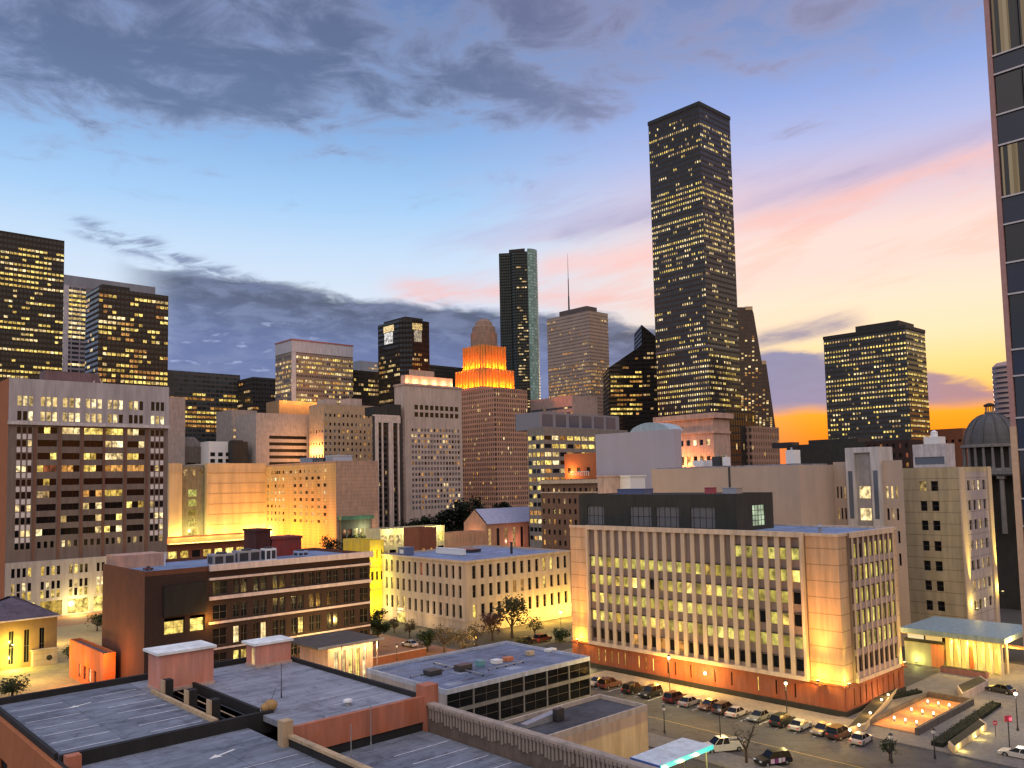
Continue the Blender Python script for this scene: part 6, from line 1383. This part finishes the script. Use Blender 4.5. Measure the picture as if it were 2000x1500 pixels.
for i, (px, py, kd, cl, lab) in enumerate(row):
    s, t = st(at(px, py, 0)); car(kd, cl, xy(118.3+rnd.uniform(-.3,.3), t+.3, .01), TH+rnd.uniform(-.05,.05)+(0 if i % 3 else math.pi), lab, grp)
car('pickup', (.60,.58,.54), at(1411, 1466, .008), TH+math.radians(150), 'white pickup truck with dark open bed in front of the turquoise canopy', name='pickup_truck', cat='pickup truck')
e = car('suv', (.015,.015,.018), at(1510, 1492, .008), TH+math.radians(155), 'black sport utility car with white, pink and yellow patches on its sides at the bottom edge')
for x0, x1, cl, zz0, zz1 in ((-1.2,-.75,(.75,.55,.68),.45,1.),(-.65,-.2,(.80,.72,.78),.4,1.),(-.1,.3,(.30,.05,.25),.4,.98),(.4,1.0,(.75,.55,.08),.4,.98)):  # coloured patches laid on both sides of the car
    m = MB()
    for s in (-1, 1): m.box(x0, x1, s*.975-.004, s*.975+.004, zz0, zz1, flat('patch_tint_%.2f' % cl[1], cl, .4))
    m.obj('side_patch', e)
car('saloon', (.60,.56,.54), at(1990, 1480, .008), TH+math.radians(90), 'white saloon cut by the right edge near the red sign')
car('saloon', (.55,.53,.53), at(800, 1262, .14), TH+math.radians(95), 'white saloon parked at the foot of the beige block, left of the shrubs')
car('saloon', (.30,.04,.03), at(998, 1266, .14), TH+math.radians(5), 'dark red saloon on the brick paving right of the big dark tree')
car('suv', (.03,.02,.02), at(1028, 1258, .14), TH+math.radians(5), 'black car behind the dark red saloon below the yellow lit wall')
car('suv', (.24,.05,.03), at(1060, 1252, .14), TH+math.radians(5), 'rust red car farther along under the yellow lit wall')
car('saloon', (.04,.04,.045), at(1955, 1352, .16), TH+math.radians(80), 'dark saloon waiting by the low shop at the far right')
# lamps
for px, pb, pt, w, lab, lit in ((1309,1364,1286,900,'tall lit street lamp in front of the terracotta base, far one of two',True),(1538,1414,1336,900,'tall lit street lamp in front of the corner pillar, nearer one of two',True),(1096,1242,1196,1500,'lit globe lamp post beside the yellow lit end of the beige block',True),(1298,1432,1385,0,'unlit dark lamp post in the road behind the beige wall corner',False),(1408,1466,1388,0,'unlit dark lamp post rising in front of the white pickup',False),(1742,1490,1440,0,'short dark lamp post at the bottom edge below the sunken court',False),(1826,1482,1430,0,'dark lamp post with pale globe in front of the sunken court',False),(1988,1428,1356,260,'lit white lamp post at the right edge above the red sign',True),(775,1290,1262,0,'small dark post left of the shrubs by the beige block',False)):
    p = at(px, pb, .1); d_ = p[1]; h_ = (pb-pt)*d_/F
    pole(p, h_-.4, lab, 'street_lamp', lit, w=w*2, cat='street lamp', col=(1.,.78,.30) if px < 1900 else (1.,.9,.75), r0=.1)
p = at(1383, 1372, .14); e = thing('wall_lamp', 'glowing amber lamp cluster on the terracotta base above the cars', 'lamp', C.world(-.1, C.sv(1383, 2.), 3.)); m = MB(); m.tube((0,0,0),(-.5,-.4,.1),.05,.05,DMETAL,6); m.obj('bracket', e)
m = MB(); m.ball((-.55,-.45,.1),.28,GL_BULB,10); m.obj('globe', e); q = e.location; lamp('POINT', (q[0]-1.3,q[1]-1.1,q[2]+.1), 900, (1.,.62,.16), .25)
for i in range(6):
    k_ = t1+(t2-t1)*(.08+.17*i); lamp('SPOT', C.world(-2.2, k_, 4.3), 2000, (1.,.78,.30), .2, C.world(-4.5, k_, 0), 120, .8)
for px, w in ((1300,1500),(1345,1900),(1400,900)):
    k_ = C.sv(px, 4.); lamp('POINT', C.world(-2.6, k_, 3.4), w*.7, (1.,.50,.07), .3)
for i in range(5): lamp('POINT', Bg.world(Bg.a*(.98-.16*i), -3.5, 2.6), (4200,3400,2600,2000,1400)[i]*1.0, (1.,.60,.08), .3)
for i in range(3): lamp('POINT', Bg.world(-3.5, Bg.b*(.9-.25*i), 2.4), (900,350,350)[i], (1.,.7,.3), .3)
for i in range(9):
    slab('road_marking', rect_st(102.2+i*2.1,103.2+i*2.1,108.2,111.2), .0125, LINE)
for s, t in ((107,66),(111,84),(105,98),(110,47)):
    p = xy(s, t, .012); e = thing('manhole_cover', 'dark round manhole cover in the street, '+{66:'nearest the white pickup',84:'beside the first street lamp',98:'farthest up the street',47:'closest to the bottom edge'}[t], 'manhole cover', p); m = MB(); m.lathe([(.42,.0),(.42,.012),(.36,.012)], DMETAL, 14); m.obj('lid', e)
# warm wash of street lighting over the crossings
for s, t, w, hh in ((70,132,700,6),(88,150,2600,6),(105,137,3000,6),(119,138,3000,6),(112,75,900,7),(112,95,900,7),(108,58,800,7),(150,52,900,6),(168,75,1400,6),(175,52,1200,6),(40,215,3000,6),(58,232,3000,6),(44,190,1600,5),(105,175,2600,6),(150,122,1800,6)):
    p = xy(s, t); lamp('POINT', (p[0],p[1],hh), w*1.7, (1.,.66,.18), .4)
# traffic sign with signal at right
e = thing('traffic_signal', 'red glowing pedestrian signal and sign on a post at the right edge', 'traffic signal', at(1972, 1462, .1)); m = MB(); m.tube((0,0,0),(0,0,4.4),.08,.07,DMETAL,8); m.obj('post', e)
m = MB(); m.box(-.45,.45,-.1,.1,3.6,4.4,flat('red_sign', (.55,.05,.10), .5)); m.obj('sign_face', e); m = MB(); m.box(.1,.4,-.25,-.11,3.8,4.15,glow('signal_red', (1.,.12,.15), 1.6, .9, 1.1)); m.obj('signal_lens', e)
e = thing('warning_sign', 'small red and white sign left of the glowing signal at the right edge', 'sign', at(1945, 1440, .1)); m = MB(); m.tube((0,0,0),(0,0,2.4),.05,.05,DMETAL,6); m.obj('post', e); m = MB(); m.box(-.3,.3,-.04,-.0,1.7,2.3,flat('red_sign', (.55,.05,.10), .5)); m.obj('sign_face', e); m = MB(); m.box(-.2,.2,-.05,-.041,1.95,2.05,WHITE); m.obj('sign_bar', e)
# trees
BARK = wall('bark', (.07,.05,.04), .95, .3, 2.); LF1 = leafmat('leaf_dark', (.012,.022,.010), (.05,.075,.03)); LF2 = leafmat('leaf_olive', (.035,.045,.018), (.10,.11,.05)); LF3 = leafmat('leaf_black', (.006,.010,.007), (.022,.032,.018))
def tree(loc, h, r, label, mat=LF1, n=1500, leaf=.34, seed=1, name='tree', cat='tree', bare=False, flatn=.8, group=None, trunk=.3):
    rg = random.Random(seed); e = thing(name, label, cat, loc, 0., group); m = MB(); th_ = h*trunk
    m.tube((0,0,0),(0,0,th_),r*.075+.05,r*.05+.04,BARK,7); tips = []
    for i in range(9 if bare else 7):
        a = 2*math.pi*i/7+rg.uniform(-.4,.4); q = rg.uniform(.35,.8); b = (math.cos(a)*r*q, math.sin(a)*r*q, th_+(h-th_)*rg.uniform(.35,.85)); m.tube((0,0,th_*rg.uniform(.8,1.)),b,r*.035+.03,.03,BARK,5); tips.append(b)
        if bare:
            for j in range(5):
                t = rg.uniform(.4,1.); p0 = Vector((0,0,th_)).lerp(Vector(b), t); m.tube(p0, p0+Vector((rg.uniform(-1,1),rg.uniform(-1,1),rg.uniform(.2,1)))*r*.4, .04, .015, BARK, 4)
    m.obj('trunk', e)
    m = MB(); cl = [(rg.uniform(-1,1)*r*.62, rg.uniform(-1,1)*r*.62, th_+(h-th_)*rg.uniform(.12,.92), rg.uniform(.28,.5)*r) for _ in range(14)]+[(b[0],b[1],b[2],r*.4) for b in tips]
    for i in range(int(n*(1.9 if not bare else 1))):
        c = rg.choice(cl); v = Vector((rg.gauss(0,1),rg.gauss(0,1),rg.gauss(0,1)*flatn)); v = v.normalized()*c[3]*(rg.random()**.45)
        p = Vector(c[:3])+v
        if p.z < th_*.6: continue
        a = Vector((rg.uniform(-1,1),rg.uniform(-1,1),rg.uniform(-.6,.6))).normalized(); b = a.cross(Vector((rg.uniform(-1,1),rg.uniform(-1,1),1))).normalized(); s = leaf*rg.uniform(.5,1.25)
        m.face([p-a*s, p-b*s*.6, p+a*s, p+b*s*.6], mat)
    m.obj('crown', e); return e
tree(at(1000,1246,.1), 9.5, 4.6, 'big dark leafy tree in front of the beige block corner', leafmat('leaf_dusk', (.02,.025,.012), (.07,.07,.035)), 800, .34, 3)
tree(at(962,1252,.1), 6.5, 3., 'mauve brown leafed tree left of the big dark tree', leafmat('leaf_mauve', (.06,.03,.03), (.13,.07,.06)), 600, .3, 4)
tree(at(868,1276,.1), 6., 3.2, 'pale olive loose shrub tree in front of the beige block', leafmat('leaf_brown', (.05,.04,.022), (.13,.10,.06)), 420, .26, 5)
tree(at(905,1288,.1), 6.5, 2.6, 'brown green thin tree nearest the low blue roof', MC['leaf_brown'], 300, .26, 6)
tree(at(835,1272,.1), 4.6, 2.6, 'grey green bush beside the white saloon', LF1, 500, .3, 7, 'shrub', 'shrub')
for i, (px, py, hh, rr, lab) in enumerate(((930,1262,5.,2.2,'thin brown street tree between the mauve tree and the loose shrub tree'),(1045,1246,5.5,2.2,'thin brown tree right of the big dark tree'),(800,1246,4.5,1.8,'small brown tree close to the lit doorway of the beige block'),(1020,1272,3.,1.8,'low brown bush by the dark red saloon'),(770,1236,3.6,1.6,'little brown bush at the left foot of the beige block'),(940,1302,4.4,2.,'brown tree just beyond the low blue roof, middle'))):
    tree(at(px,py,.1), hh, rr, lab, MC['leaf_brown'] if i % 2 == 0 else MC['leaf_dusk'], 260, .24, 40+i)
e = thing('garden_wall', 'low red brick garden wall between corner shop and white saloon', 'wall', at(728,1300,.02), TH); m = MB(); m.box(0,14,0,.4,0,1.5,BRKR); m.box(0,.4,.4,10,0,1.5,BRKR); m.obj('wall', e); m = MB(); m.box(-.05,14.05,-.05,.45,1.5,1.62,PINKS); m.obj('coping', e)
tree(at(738,1262,.1), 8.5, 3., 'round dark tree at the right end of the brick warehouse', LF1, 900, .32, 8)
tree(at(720,1270,.1), 4., 2.4, 'low dark shrub below the round tree at the warehouse end', LF1, 400, .3, 9, 'shrub', 'shrub')
tree(at(1096,1252,.1), 2.6, 2.6, 'low dark planted shrub under the lit globe lamp post', LF1, 450, .28, 10, 'shrub', 'shrub', trunk=.1)
tree(at(1458,1490,.1), 6., 2.2, 'bare branching street tree in front of the parked row', LF2, 60, .16, 11, bare=True)
tree(at(1738,1486,.1), 3.2, 1.2, 'small dark street tree below the sunken court', LF1, 160, .18, 12)
tree(at(24,1362,.1), 3.2, 3., 'round dark leafy tree in the lower left corner by the yellow lit wall', LF1, 600, .25, 13)
tree(at(140,1300,.1), 4., 2., 'small dark shrub at the left of the orange annex', LF1, 400, .25, 14, 'shrub', 'shrub')
tree(at(190,1232,.1), 4.5, 2.4, 'small dark tree by the warehouse end wall in front of the lit podium', LF1, 450, .26, 15)
for px, hh in ((648,13),(692,14.5),(738,13)):
    p = atd(px, 1000, 412); tree((p[0],p[1],0), hh, 5.5, {648:'left',692:'middle',738:'right'}[px]+' dark tree of three in front of the teal kiosk', LF3, 500, .6, px, group='trees by the kiosk', trunk=.15)
tree(at(340,1070,.1), 9, 5, 'dark round tree in the bright yellow light left of the brick sheds', LF1, 700, .5, 16)
for i, (px, py, h_, r_, lab) in enumerate(((912,1062,24,11,'tall black tree rising beside the gabled hall roof'),(880,1060,17,10,'wide black tree left of the tallest black tree'),(840,1058,13,10,'low black tree in the middle of the row under the grey tan mid-rise'),(800,1058,11,10,'low black tree at the left end of the row under the grey tan mid-rise'),(985,1062,22,7,'dark narrow tree behind the gabled hall ridge'))):
    p = atd(px, 1000, 500); tree((p[0],p[1],0), h_+4, r_, lab, LF3, 1300, 1.0, 20+i, group='dark trees in front of the mid-rise', trunk=.2)
